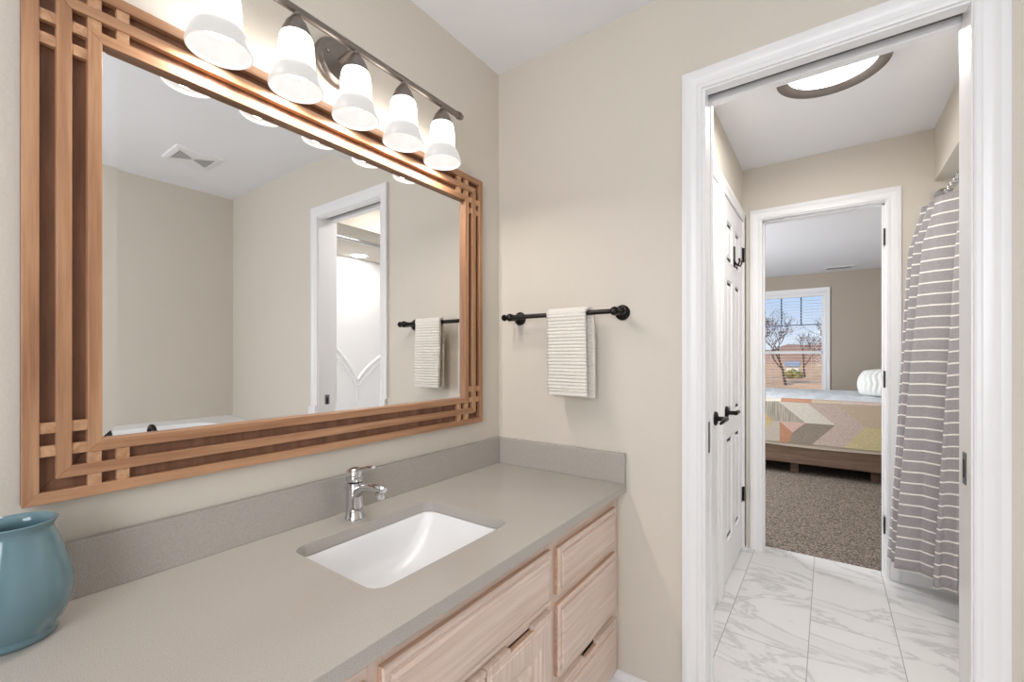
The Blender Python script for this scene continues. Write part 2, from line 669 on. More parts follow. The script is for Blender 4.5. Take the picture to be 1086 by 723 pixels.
def casing(mb, axis, plane, sign, a0, a1, zt, z0=0.0, prof=CASING, closed=False, lim0=None, lim1=None):
    """moulding round an opening a0..a1; axis 'y': opening runs along x on the plane y=plane"""
    def mp(a, z, t):
        return (a, plane + sign * t, z) if axis == 'y' else (plane + sign * t, a, z)
    rings = []
    corners = 4 if closed else 4
    for k in range(4):
        ring = []
        for o, t in prof:
            l, r = a0 - o, a1 + o
            if lim0 is not None:
                l = max(l, lim0)
            if lim1 is not None:
                r = min(r, lim1)
            if closed:
                q = [(l, z0 - o), (l, zt + o), (r, zt + o), (r, z0 - o)][k]
            else:
                q = [(l, z0), (l, zt + o), (r, zt + o), (r, z0)][k]
            ring.append(mp(q[0], q[1], t))
        rings.append(ring)
    if closed:
        rings.append(rings[0])
    mb.loft(rings, True, not closed, not closed)
    return mb


# ================================================================== SETTING
CZ = 2.39          # ceiling of the vanity room
HZ = 2.372         # ceiling of the bath beyond
XW = 2.583         # far side wall of the vanity room
YB = -2.6          # wall behind the camera
FY = 1.63          # wall between bath and bedroom
BY = 6.208         # bedroom window wall

m = MB(); m.box((-0.12, YB - 0.12, -0.06), (XW + 0.12, FY + 0.088, 0.0))
struct(m.build('floor', 'floor'))
m = MB(); m.box((-1.8, FY + 0.088, -0.06), (2.5, BY + 0.12, 0.004))
struct(m.build('floor_bedroom', 'carpet'))

m = MB(); m.box((-0.12, YB - 0.12, 0), (0, 0.115, CZ))
struct(m.build('wall_left', 'wall'))
m = MB()
m.box((0, 0, 0), (0.18, 0.115, CZ)); m.box((0.18, 0, 0), (0.80, 0.038, CZ)); m.box((0.18, 0.081, 0), (0.80, 0.115, CZ)); m.box((0.18, 0.038, 2.05), (0.80, 0.081, CZ)); m.box((0.80, 0, 2.075), (1.427, 0.115, CZ)); m.box((1.427, 0, 0), (XW, 0.115, CZ))
struct(m.build('wall_back', 'wall'))
m = MB(); m.box((XW, YB, 0), (XW + 0.12, FY + 0.12, CZ))
struct(m.build('wall_right', 'wall'))
# wall behind the camera with an opening for the added fill window x 0.8..1.9, z 0.85..2.05
m = MB()
m.box((-0.12, YB - 0.12, 0), (0.8, YB, CZ)); m.box((1.9, YB - 0.12, 0), (XW + 0.12, YB, CZ))
m.box((0.8, YB - 0.12, 0), (1.9, YB, 0.85)); m.box((0.8, YB - 0.12, 2.05), (1.9, YB, CZ))
struct(m.build('wall_front', 'wall'))
m = MB(); m.box((-0.12, YB - 0.12, CZ), (XW + 0.12, 0.115, CZ + 0.08))
struct(m.build('ceiling', 'ceil'))
m = MB(); m.box((0.5, 0.115, HZ), (XW + 0.12, FY + 0.12, HZ + 0.1))
struct(m.build('ceiling_bathroom', 'ceil'))
# bath: left wall with two closet door openings
BX = 0.695
D2 = (0.968, 1.600)     # far closet door
D1 = (0.235, 0.842)     # near closet door
DT = 2.045
m = MB()
m.box((BX - 0.11, 0.115, 0), (BX, D1[0], HZ)); m.box((BX - 0.11, D1[1], 0), (BX, D2[0], HZ)); m.box((BX - 0.11, D2[1], 0), (BX, FY, HZ))
m.box((BX - 0.11, D1[0], DT), (BX, D1[1], HZ)); m.box((BX - 0.11, D2[0], DT), (BX, D2[1], HZ))
struct(m.build('wall_bath_left', 'wall'))
# bath far wall / bedroom front wall
OX0, OX1, OT = 0.802, 1.384, 2.04
m = MB()
m.box((-1.8, FY, 0), (OX0 - 0.018, FY + 0.12, 2.47)); m.box((OX1 + 0.018, FY, 0), (2.7, FY + 0.12, 2.47))
m.box((OX0 - 0.018, FY, OT + 0.018), (OX1 + 0.018, FY + 0.12, 2.47))
struct(m.build('wall_bath_back', 'wall'))
# soffit over the tub
m = MB(); m.box((1.578, 0.115, 2.1), (XW, FY, HZ))
struct(m.build('wall_soffit', 'wall'))
# bedroom shell
WX0, WX1, WZ0, WZ1 = 0.27, 1.098, 0.62, 2.125     # window opening
m = MB()
m.box((-1.8, BY, 0), (WX0, BY + 0.14, 2.47)); m.box((WX1, BY, 0), (2.5, BY + 0.14, 2.47))
m.box((WX0, BY, 0), (WX1, BY + 0.14, WZ0)); m.box((WX0, BY, WZ1), (WX1, BY + 0.14, 2.47))
struct(m.build('wall_bedroom_back', 'bed_wall'))
m = MB(); m.box((2.35, FY + 0.12, 0), (2.5, BY, 2.47))
struct(m.build('wall_bedroom_right', 'bed_wall'))
m = MB()
m.box((-1.8, FY + 0.12, 0), (-1.65, 2.65, 2.47)); m.box((-1.8, 3.95, 0), (-1.65, BY, 2.47))
m.box((-1.8, 2.65, 0), (-1.65, 3.95, 0.8)); m.box((-1.8, 2.65, 2.1), (-1.65, 3.95, 2.47))
struct(m.build('wall_bedroom_left', 'bed_wall'))
m = MB(); m.box((-1.8, FY + 0.12, 2.39), (2.5, BY + 0.14, 2.55))
struct(m.build('ceiling_bedroom', 'ceil'))

# pocket door opening between the rooms: split jamb, track slot, casing
JX0, JX1, JT = 0.82, 1.407, 2.037
m = MB()
m.box((0.80, -0.001, 0), (JX0, 0.036, JT)); m.box((0.80, 0.082, 0), (JX0, 0.116, JT))           # left split jamb
m.box((JX1, -0.001, 0), (1.427, 0.116, JT + 0.03))                                           # right jamb
m.box((0.80, -0.001, JT), (JX1, 0.036, 2.075)); m.box((0.80, 0.082, JT), (JX1, 0.116, 2.075))    # split head
struct(m.build('trim_1', 'trim', bevel=0.0015), 'white split jamb and head of the pocket door opening')
m = MB(); m.box((0.80, 0.036, JT + 0.022), (JX1, 0.082, 2.075))
struct(m.build('trim_2', 'track'), 'grey pocket door track in the head slot')
m = MB(); casing(m, 'y', 0.0, -1, 0.810, 1.411, 2.042)
struct(m.build('trim_3', 'trim', smooth=25), 'white moulded casing round the pocket door opening')
m = MB(); casing(m, 'y', 0.115, 1, 0.814, 1.411, 2.046, lim0=0.70)
struct(m.build('trim_4', 'trim', smooth=25), 'white casing on the bath side of the pocket door opening')
# the pocket door itself, slid into the wall; only its edge shows
pd = thing('pocket_door', 'white pocket door slid into the wall, only its edge showing in the left jamb', 'door', (0.50, 0.059, 0.012))
m = MB(); m.box((0.20, 0.0465, 0.012), (0.8165, 0.0795, 2.03)); m.build('door_panel', 'door', pd)
m = MB(); m.box((0.8160, 0.053, 0.885), (0.8185, 0.073, 0.985)); m.box((0.8182, 0.058, 0.905), (0.8192, 0.068, 0.965))
m.build('edge_pull', 'steel', pd)
# strike plate on the right jamb
sk = thing('strike_plate', 'small grey strike plate let into the right jamb of the pocket door opening', 'strike plate', (JX1, 0.054, 0.88))
m = MB(); m.box((JX1 - 0.0022, 0.040, 0.884), (JX1, 0.070, 0.962)); m.build('plate', 'steel', sk, bevel=0.0008)
m = MB(); m.box((JX1 - 0.0028, 0.049, 0.900), (JX1 - 0.0020, 0.061, 0.945)); m.build('latch_hole', 'slot', sk)

# doorway to the bedroom
m = MB()
m.box((OX0 - 0.018, FY - 0.001, 0), (OX0, FY + 0.121, OT)); m.box((OX1, FY - 0.001, 0), (OX1 + 0.018, FY + 0.121, OT))
m.box((OX0 - 0.018, FY - 0.001, OT), (OX1 + 0.018, FY + 0.121, OT + 0.018))
m.box((OX0, FY + 0.045, 0), (OX0 + 0.010, FY + 0.078, OT)); m.box((OX1 - 0.010, FY + 0.045, 0), (OX1, FY + 0.078, OT))
m.box((OX0, FY + 0.045, OT - 0.010), (OX1, FY + 0.078, OT))
struct(m.build('trim_5', 'trim', bevel=0.0012), 'white jamb of the bedroom doorway')
m = MB(); casing(m, 'y', FY, -1, OX0 - 0.006, OX1 + 0.006, OT + 0.006, lim0=0.7125)
struct(m.build('trim_6', 'trim', smooth=25), 'white moulded casing round the bedroom doorway')
m = MB(); casing(m, 'y', FY + 0.12, 1, OX0 - 0.006, OX1 + 0.006, OT + 0.006)
struct(m.build('trim_7', 'trim', smooth=25), 'white casing on the bedroom side of the doorway')
for i, (z0, z1, lb) in enumerate([(1.80, 1.89, 'topmost'), (1.03, 1.12, 'middle'), (0.24, 0.33, 'lowest')]):
    h = thing('door_hinge', lb + ' of the three dark hinge leaves on the right jamb of the bedroom doorway', 'hinge', (OX1, FY + 0.02, z0), 'hinge leaves on the bedroom door jamb')
    m = MB(); m.box((OX1 - 0.0025, FY + 0.001, z0), (OX1, FY + 0.040, z1)); m.build('leaf', 'black', h)
    m = MB(); m.lathe((OX1 - 0.004, FY - 0.0045, z0), [(0.0038, 0), (0.0038, z1 - z0)], seg=10); m.build('knuckle', 'black', h)

# closet door casings on the bath's left wall
m = MB(); casing(m, 'x', BX, 1, D2[0] + 0.004, D2[1] - 0.004, DT - 0.006, lim1=FY - 0.001, lim0=0.908)
struct(m.build('trim_8', 'trim', smooth=25), 'white casing round the far closet door')
m = MB(); casing(m, 'x', BX, 1, D1[0] + 0.004, D1[1] - 0.004, DT - 0.006, lim0=0.136, lim1=0.9075)
struct(m.build('trim_9', 'trim', smooth=25), 'white casing round the near closet door')


m = MB()
for a, b_ in (D1, D2):
    m.box((BX - 0.11, a - 0.001, 0), (BX - 0.036, a + 0.014, DT)); m.box((BX - 0.11, b_ - 0.014, 0), (BX - 0.036, b_ + 0.001, DT)); m.box((BX - 0.11, a, DT - 0.02), (BX - 0.036, b_, DT + 0.001))
struct(m.build('trim_10', 'trim'), 'white door stops of the two closet doors')


def panel_door(name, lab, x, y0, y1, z0, z1, n, lever_y, ldir, hinges, hook=None):
    """six panel door, face on the plane x, opening towards +x"""
    mb = MB()
    mb.box((x - 0.035, y0, z0), (x - 0.008, y1, z1))
    W_ = y1 - y0
    st = 0.105 * W_ / 0.61
    mid = (y0 + y1) / 2
    ys = [y0, y0 + st, mid - st * 0.45, mid + st * 0.45, y1 - st, y1]
    zs = [z0, z0 + 0.20, z0 + 0.75, z0 + 0.88, z0 + 1.60, z0 + 1.70, z0 + 1.915, z1]
    def mp(u, v, t):
        return (x + t, u, v)
    for i in range(5):
        for j in range(7):
            a, b_, c, d = ys[i], ys[i + 1], zs[j], zs[j + 1]
            if i in (1, 3) and j in (1, 3, 5):
                mb.nested(mp, a, b_, c, d, [(0, 0), (0.010, -0.008), (0.024, -0.008), (0.044, -0.0015)])
            else:
                mb.poly([mp(a, c, 0), mp(b_, c, 0), mp(b_, d, 0), mp(a, d, 0)])
    # edges
    for (a, c, b_, d) in [(y0, z0, y1, z0), (y0, z1, y1, z1), (y0, z0, y0, z1), (y1, z0, y1, z1)]:
        mb.poly([(x - 0.008, a, c), (x - 0.008, b_, d), (x, b_, d), (x, a, c)])
    bmesh.ops.remove_doubles(mb.bm, verts=mb.bm.verts[:], dist=1e-5)
    o = mb.build(name, 'door')
    struct(o, lab)
    zl = 0.905
    mb = MB()
    mb.lathe((x, lever_y, zl), [(0.033, 0), (0.033, 0.006), (0.028, 0.011), (0.016, 0.013), (0.011, 0.018), (0.011, 0.048)], axis='x', seg=24)
    pts = [(x + 0.048, lever_y - ldir * 0.012, zl), (x + 0.050, lever_y + ldir * 0.02, zl + 0.002), (x + 0.050, lever_y + ldir * 0.06, zl + 0.001), (x + 0.048, lever_y + ldir * 0.095, zl - 0.004), (x + 0.045, lever_y + ldir * 0.115, zl - 0.008)]
    mb.tube(pts, [0.011, 0.011, 0.0095, 0.008, 0.005], 12)
    mb.build('door_handle', 'black', o, smooth=40)
    for z in hinges:
        hb = MB()
        hb.box((x, y1 - 0.032, z - 0.045), (x + 0.002, y1, z + 0.045))
        hb.lathe((x + 0.006, y1 + 0.003, z - 0.045), [(0.0065, 0), (0.0065, 0.09)], seg=10)
        hb.build('hinge', 'black', o)
    return o


panel_door('door_1', 'white six-panel closet door at the far end of the bath, next to the bedroom doorway', BX + 0.003, D2[0] + 0.003, D2[1] - 0.003, 0.01, DT - 0.012, 1, 1.045, 1, (0.34, 1.83))
panel_door('door_2', 'white six-panel closet door nearer the pocket door opening', BX + 0.003, D1[0] + 0.003, D1[1] - 0.003, 0.01, DT - 0.012, 2, 0.772, -1, ())

# baseboards
BASE = [(0, 0), (0.013, 0), (0.013, 0.072), (0.008, 0.082), (0.006, 0.092), (0, 0.095)]


def baseboard(name, axis, plane, sign, a, b_):
    mb = MB()
    rings = []
    for q in (a, b_):
        rings.append([((q, plane + sign * t, z) if axis == 'y' else (plane + sign * t, q, z)) for t, z in BASE])
    mb.loft(rings)
    return struct(mb.build(name, 'trim'))


baseboard('baseboard_back', 'y', 0, -1, 0.47, 0.751)
baseboard('baseboard_back_right', 'y', 0, -1, 1.470, 1.74)
baseboard('baseboard_bath_back', 'y', FY, -1, 1.449, 1.672)
baseboard('baseboard_left', 'x', 0, 1, YB, -1.52)
baseboard('baseboard_bedroom', 'y', BY, -1, -1.65, 2.35)

# invented vanity room window, unseen behind the camera, added for fill light
m = MB(); casing(m, 'y', YB, 1, 0.8, 1.9, 2.05, 0.85, closed=True)
w2 = struct(m.build('vanity_fill_window', 'trim', smooth=25), 'white framed frosted window added unseen behind the camera as fill light')
m = MB()
m.box((0.8, YB - 0.09, 0.85), (0.85, YB - 0.03, 2.05)); m.box((1.85, YB - 0.09, 0.85), (1.9, YB - 0.03, 2.05))
m.box((0.8, YB - 0.09, 0.85), (1.9, YB - 0.03, 0.9)); m.box((0.8, YB - 0.09, 2.0), (1.9, YB - 0.03, 2.05)); m.box((0.85, YB - 0.08, 1.43), (1.85, YB - 0.035, 1.47))
m.build('window_frame', 'vinyl', w2)
m = MB(); m.box((0.85, YB - 0.066, 0.9), (1.85, YB - 0.060, 2.0)); m.build('pane', 'fill_pane', w2)

# invented bedroom side window, unseen off to the left, added for fill light
m = MB(); casing(m, 'x', -1.65, 1, 2.65, 3.95, 2.1, 0.8, closed=True)
w3 = struct(m.build('bedroom_fill_window', 'trim', smooth=25))
m = MB()
m.box((-1.75, 2.65, 0.8), (-1.69, 2.70, 2.1)); m.box((-1.75, 3.90, 0.8), (-1.69, 3.95, 2.1)); m.box((-1.75, 2.65, 0.8), (-1.69, 3.95, 0.85)); m.box((-1.75, 2.65, 2.05), (-1.69, 3.95, 2.1)); m.box((-1.74, 2.7, 1.43), (-1.70, 3.9, 1.47))
m.build('window_frame', 'vinyl', w3)
m = MB(); m.box((-1.724, 2.7, 0.85), (-1.718, 3.9, 2.05)); m.build('pane', 'fill_pane', w3)

# bedroom window in view
m = MB(); casing(m, 'y', BY, -1, WX0, WX1, WZ1, WZ0, closed=True, prof=[(0, 0), (0, 0.012), (0.012, 0.015), (0.02, 0.012), (0.04, 0.016), (0.056, 0.018), (0.056, 0)])
w1 = struct(m.build('window_1', 'trim', smooth=25), 'double hung bedroom window looking on the yard')
m = MB()
fy0, fy1 = BY + 0.055, BY + 0.115
m.box((WX0, BY, WZ0), (WX0 + 0.012, BY + 0.14, WZ1)); m.box((WX1 - 0.012, BY, WZ0), (WX1, BY + 0.14, WZ1)); m.box((WX0, BY, WZ1 - 0.012), (WX1, BY + 0.14, WZ1)); m.box((WX0, BY, WZ0), (WX1, BY + 0.14, WZ0 + 0.012))
m.box((WX0, fy0, WZ0), (WX0 + 0.04, fy1, WZ1)); m.box((WX1 - 0.04, fy0, WZ0), (WX1, fy1, WZ1))
m.box((WX0, fy0, WZ1 - 0.045), (WX1, fy1, WZ1)); m.box((WX0, fy0, WZ0), (WX1, fy1, WZ0 + 0.05)); m.box((WX0 + 0.03, fy0, 1.235), (WX1 - 0.03, fy1, 1.275))
m.build('window_frame', 'vinyl', w1)
m = MB(); m.box((WX0 + 0.04, BY + 0.083, WZ0 + 0.05), (WX1 - 0.04, BY + 0.087, WZ1 - 0.045)); m.build('pane', 'glass', w1)
m = MB()
for k in (1, 2):
    xx = WX0 + 0.04 + (WX1 - WX0 - 0.08) * k / 3
    m.box((xx - 0.009, BY + 0.094, 1.67), (xx + 0.009, BY + 0.102, WZ1 - 0.045))
m.box((WX0 + 0.04, BY + 0.094, 1.655), (WX1 - 0.04, BY + 0.102, 1.673))
m.build('muntin', 'muntin', w1)

# ================================================================== VANITY
CT = 0.757      # counter top
CH = 0.03
YE = -1.50      # left end of the counter
# cabinet
vc = thing('vanity_cabinet', 'pickled oak vanity cabinet under the grey countertop', 'cabinet', (0.27, -0.75, 0))
FX = 0.530      # front of the face frame
CB = 0.10       # underside of the cabinet
m = MB()
m.box((0.004, -0.020, CB), (FX - 0.019, -0.002, CT - CH)); m.box((0.004, YE + 0.012, CB), (FX - 0.019, YE + 0.03, CT - CH))
m.box((0.004, YE + 0.03, CB), (FX - 0.019, -0.020, CB + 0.018)); m.box((0.004, YE + 0.03, CB + 0.018), (0.012, -0.020, CT - CH))
m.box((0.012, -0.478, CB + 0.018), (FX - 0.019, -0.462, CT - CH)); m.box((0.012, -1.044, CB + 0.018), (FX - 0.019, -1.028, CT - CH))
m.build('carcass', 'oak_v', vc)
m = MB(); m.box((FX - 0.09, YE + 0.012, 0), (FX - 0.072, -0.002, CB)); m.box((0.02, YE + 0.012, 0), (FX - 0.09, YE + 0.028, CB)); m.box((0.02, -0.02, 0), (FX - 0.09, -0.004, CB))
m.build('toe_kick', 'oak_h', vc)
m = MB()
m.mi = 1
for a, b_ in [(YE + 0.012, -1.462), (-1.042, -1.008), (-0.500, -0.436), (-0.042, -0.002)]:
    m.box((FX - 0.019, a, CB), (FX, b_, CT - CH))
m.mi = 0
for a, b_ in [(-1.462, -1.042), (-1.008, -0.500), (-0.436, -0.042)]:
    m.box((FX - 0.019, a, CT - CH - 0.05), (FX, b_, CT - CH)); m.box((FX - 0.019, a, CB), (FX, b_, CB + 0.03)); m.box((FX - 0.019, a, 0.525), (FX, b_, 0.565))
for a, b_ in [(-1.462, -1.042), (-0.436, -0.042)]:
    m.box((FX - 0.019, a, 0.305), (FX, b_, 0.340))
m.build('face_frame', ['oak_h', 'oak_v'], vc)


def mpx(u, v, t):
    return (FX + t, u, v)


def drawer(name, y0, y1, z0, z1, notch=False):
    mb = MB()
    nt_ = 0.012
    zt = z1 - nt_ if notch else z1
    mb.mi = 1
    mb.poly([mpx(y0, z0, 0.0005), mpx(y1, z0, 0.0005), mpx(y1, zt, 0.0005), mpx(y0, zt, 0.0005)])
    rings = [[mpx(*q, 0.0005) for q in [(y0, z0), (y1, z0), (y1, zt), (y0, zt)]], [mpx(*q, 0.011) for q in [(y0, z0), (y1, z0), (y1, zt), (y0, zt)]]]
    mb.loft(rings, True, False, False)
    mb.mi = 0
    mb.nested(mpx, y0, y1, z0, zt, [(0, 0.011), (0.003, 0.0145), (0.012, 0.0145), (0.0135, 0.0120), (0.0165, 0.0120), (0.0175, 0.0180), (0.026, 0.0205), (0.028, 0.0205)])
    if notch:
        c = (y0 + y1) / 2
        mb.box((FX + 0.0005, y0, zt), (FX + 0.0145, c - 0.046, z1)); mb.box((FX + 0.0005, c + 0.046, zt), (FX + 0.0145, y1, z1))
    return mb.build(name, ['oak_h', 'oak_edge'], vc)


ZD = [(0.555, 0.682), (0.333, 0.528), (0.122, 0.306)]
for a, b_ in [(-1.456, -1.048), (-0.444, -0.048)]:
    for k, (z0, z1) in enumerate(ZD):
        drawer('drawer', a, b_, z0, z1, notch=(k == 2))
drawer('false_front', -1.020, -0.481, 0.550, 0.690)


def cab_door(y0, y1, z0, z1, hinge_side):
    mb = MB()
    nt_ = 0.012
    zt = z1 - nt_
    mb.mi = 1
    rings = [[mpx(*q, 0.0005) for q in [(y0, z0), (y1, z0), (y1, zt), (y0, zt)]], [mpx(*q, 0.013) for q in [(y0, z0), (y1, z0), (y1, zt), (y0, zt)]]]
    mb.loft(rings, True, True, False)
    mb.mi = 0
    mb.nested(mpx, y0, y1, z0, zt, [(0, 0.013), (0.003, 0.0165), (0.009, 0.0165), (0.011, 0.0195), (0.055, 0.0195), (0.060, 0.0145), (0.067, 0.0145), (0.072, 0.0085), (0.080, 0.0085), (0.100, 0.016)])
    c = (y0 + y1) / 2
    mb.box((FX + 0.0005, y0, zt), (FX + 0.0165, c - 0.05, z1)); mb.box((FX + 0.0005, c + 0.05, zt), (FX + 0.0165, y1, z1))
    o = mb.build('door', ['oak_v', 'oak_edge'], vc)
    for z in (z1 - 0.07, z0 + 0.07):
        hb = MB()
        yy = y1 + 0.004 if hinge_side > 0 else y0 - 0.004
        hb.lathe((FX + 0.005, yy, z - 0.025), [(0.0038, 0), (0.0038, 0.05)], seg=10)
        hb.build('hinge', 'nickel', o)
    return o


cab_door(-0.750, -0.484, 0.122, 0.533, 1)
cab_door(-1.020, -0.757, 0.122, 0.533, -1)


def rrect(x0, x1, y0, y1, r, n=6):
    """rounded rectangle, counter-clockwise"""
    out = []
    for cx, cy, a0 in [(x1 - r, y1 - r, 0), (x0 + r, y1 - r, 90), (x0 + r, y0 + r, 180), (x1 - r, y0 + r, 270)]:
        for k in range(n + 1):
            a = math.radians(a0 + 90 * k / n)
            out.append((cx + r * math.cos(a), cy + r * math.sin(a)))
    return out


# countertop with undermount cut-out
DEP = 0.563
ct = thing('countertop', 'greige quartz countertop with a cut-out for the undermount sink', 'countertop', (0.28, -0.75, CT - CH))
SX0, SX1, SY0, SY1 = 0.134, 0.444, -0.958, -0.530
m = MB()
bm = m.bm
inn = rrect(SX0, SX1, SY0, SY1, 0.035, 7)
out = [(0.001, YE), (DEP, YE), (DEP, -0.001), (0.001, -0.001)]
for z in (CT, CT - CH):
    vi = [bm.verts.new((p[0], p[1], z)) for p in inn]
    vo = [bm.verts.new((p[0], p[1], z)) for p in out]
    ed = [bm.edges.new((l[i], l[(i + 1) % len(l)])) for l in (vi, vo) for i in range(len(l))]
    bmesh.ops.triangle_fill(bm, edges=ed, use_beauty=True)
    if z == CT:
        ti, to = vi, vo
    else:
        for l1, l2 in ((ti, vi), (to, vo)):
            for i in range(len(l1)):
                j = (i + 1) % len(l1)
                bm.faces.new([l1[i], l1[j], l2[j], l2[i]])
m.build('slab', 'quartz', ct, bevel=0.0015)
m = MB(); m.box((0.001, YE, CT), (0.021, -0.001, CT + 0.104)); m.build('backsplash', 'quartz', ct, bevel=0.0015)
m = MB(); m.box((0.0212, -0.021, CT), (DEP - 0.001, -0.001, CT + 0.104)); m.build('side_splash', 'quartz', ct, bevel=0.0015)

# sink
sk = thing('undermount_sink', 'white rectangular undermount sink basin below the faucet', 'sink', (0.289, -0.744, CT - CH - 0.14))
m = MB()
zt = CT - CH - 0.001
def ring(x0, x1, y0, y1, r, z):
    return [(p[0], p[1], z) for p in rrect(x0, x1, y0, y1, r, 7)]
R = [ring(SX0 - 0.03, SX1 + 0.03, SY0 - 0.03, SY1 + 0.03, 0.05, zt - 0.014),
     ring(SX0 - 0.03, SX1 + 0.03, SY0 - 0.03, SY1 + 0.03, 0.05, zt),
     ring(SX0 + 0.001, SX1 - 0.001, SY0 + 0.001, SY1 - 0.001, 0.034, zt),
     ring(SX0 + 0.004, SX1 - 0.004, SY0 + 0.006, SY1 - 0.006, 0.034, zt - 0.008),
     ring(SX0 + 0.012, SX1 - 0.012, SY0 + 0.030, SY1 - 0.030, 0.040, zt - 0.040),
     ring(SX0 + 0.020, SX1 - 0.020, SY0 + 0.060, SY1 - 0.060, 0.050, zt - 0.072),
     ring(SX0 + 0.030, SX1 - 0.030, SY0 + 0.098, SY1 - 0.098, 0.060, zt - 0.098),
     ring(SX0 + 0.050, SX1 - 0.050, SY0 + 0.135, SY1 - 0.135, 0.060, zt - 0.114),
     ring(SX0 + 0.085, SX1 - 0.085, SY0 + 0.165, SY1 - 0.165, 0.045, zt - 0.122),
     ring(SX0 + 0.130, SX1 - 0.130, SY0 + 0.195, SY1 - 0.195, 0.015, zt - 0.125)]
m.loft(R, True, False, True)
m.build('basin', 'porcelain', sk, smooth=50)
m = MB(); m.lathe((0.289, -0.744, zt - 0.1252), [(0.026, 0), (0.026, 0.002), (0.022, 0.0035), (0.017, 0.002), (0.017, 0.004), (0.003, 0.0065)], seg=28)
m.build('drain', 'chrome', sk, smooth=40)

# faucet
fa = thing('faucet', 'chrome single-lever faucet behind the sink', 'faucet', (0.079, -0.752, CT))
fx, fy = 0.079, -0.752
m = MB(); m.lathe((fx, fy, CT), [(0.026, 0), (0.026, 0.004), (0.0235, 0.008), (0.0225, 0.035), (0.022, 0.07), (0.0225, 0.092), (0.022, 0.098), (0.012, 0.1)], seg=32)
m.build('body', 'chrome', fa, smooth=40)
m = MB(); m.tube([(fx + 0.002, fy, CT + 0.058), (fx + 0.022, fy, CT + 0.078), (fx + 0.05, fy, CT + 0.092), (fx + 0.085, fy, CT + 0.098), (fx + 0.118, fy, CT + 0.098), (fx + 0.126, fy, CT + 0.096)], [0.016, 0.0165, 0.0145, 0.013, 0.013, 0.009], 20, flat=0.78)
sp_ = m.build('spout', 'chrome', fa, smooth=50)
m = MB(); m.lathe((fx + 0.110, fy, CT + 0.072), [(0.010, 0), (0.0115, 0.002), (0.0115, 0.018)], seg=20); m.build('aerator', 'chrome', sp_, smooth=40)
m = MB()
m.lathe((fx, fy, CT + 0.102), [(0.0215, 0), (0.0225, 0.004), (0.0225, 0.024), (0.019, 0.032), (0.010, 0.036), (0.001, 0.037)], seg=28)
m.tube([(fx + 0.004, fy, CT + 0.128), (fx + 0.03, fy, CT + 0.138), (fx + 0.062, fy, CT + 0.147), (fx + 0.082, fy, CT + 0.150)], [0.012, 0.0105, 0.009, 0.007], 14, flat=0.5)
m.build('lever_handle', 'chrome', fa, smooth=45)
m = MB(); m.lathe((fx - 0.0338, fy, CT), [(0.004, 0), (0.0035, 0.07), (0.006, 0.073), (0.006, 0.082), (0.001, 0.084)], seg=14); m.build('drain_lift_rod', 'chrome', fa, smooth=40)

# vase
vs = MB()
vx, vy = 0.099, -1.376
prof = [(0.044, 0.0), (0.0485, 0.002), (0.0500, 0.007), (0.0490, 0.012), (0.0500, 0.014), (0.0575, 0.027), (0.0640, 0.043), (0.0676, 0.062), (0.0672, 0.082), (0.0635, 0.104), (0.0580, 0.126), (0.0520, 0.146), (0.0470, 0.160), (0.0445, 0.168), (0.0452, 0.174), (0.0490, 0.180), (0.0498, 0.182), (0.0486, 0.1835), (0.0450, 0.181), (0.0415, 0.174), (0.0405, 0.166), (0.0440, 0.155), (0.0540, 0.125), (0.0620, 0.085), (0.0610, 0.05), (0.050, 0.02), (0.02, 0.010), (0.001, 0.010)]
vs.lathe((vx, vy, CT), prof, seg=64)
vo = vs.build('vase', 'vase', smooth=60, origin=(vx, vy, CT))
tag(vo, 'glossy teal ceramic vase at the left end of the countertop', 'vase')

# ================================================================== MIRROR
MY0, MY1, MZ0, MZ1 = -1.360, -0.1425, 0.942, 1.8855
mr = thing('mirror', 'large wall mirror in a honey-brown wooden frame with notched corners above the countertop', 'mirror', (0.0, -0.751, MZ0))
SW = 0.0203     # strip width


def rect_strip(ins, w, x0, x1, name):
    """one mitred rectangular strip; stiles and rails keep their own grain"""
    mb = MB()
    a0, a1, c0, c1 = MY0 + ins, MY1 - ins, MZ0 + ins, MZ1 - ins
    O = [(a0, c0), (a1, c0), (a1, c1), (a0, c1)]
    I = [(a0 + w, c0 + w), (a1 - w, c0 + w), (a1 - w, c1 - w), (a0 + w, c1 - w)]
    for k in range(4):
        j = (k + 1) % 4
        mb.mi = k % 2
        q = [O[k], O[j], I[j], I[k]]
        lo = [mb.v((x0, p[0], p[1])) for p in q]
        hi = [mb.v((x1, p[0], p[1])) for p in q]
        mb._f(hi); mb._f(lo[::-1])
        for a in range(4):
            b_ = (a + 1) % 4
            mb._f([lo[a], lo[b_], hi[b_], hi[a]])
    return mb.build(name, ['frame_h', 'frame_v'], mr, bevel=0.001)


FT = 0.030
rect_strip(0.0005, 5 * SW - 0.001, 0.001, 0.0125, 'backing_board').data.materials.clear()
bb = [o for o in COL.objects if o.name.startswith('backing_board')][0]
bb.data.materials.append(M['frame_back'])
bb.data.materials.append(M['frame_back'])
rect_strip(0, SW, 0.0152, FT, 'frame_strip')
rect_strip(2 * SW, SW, 0.0152, FT, 'frame_strip')
rect_strip(4 * SW, SW, 0.0127, FT, 'frame_strip')
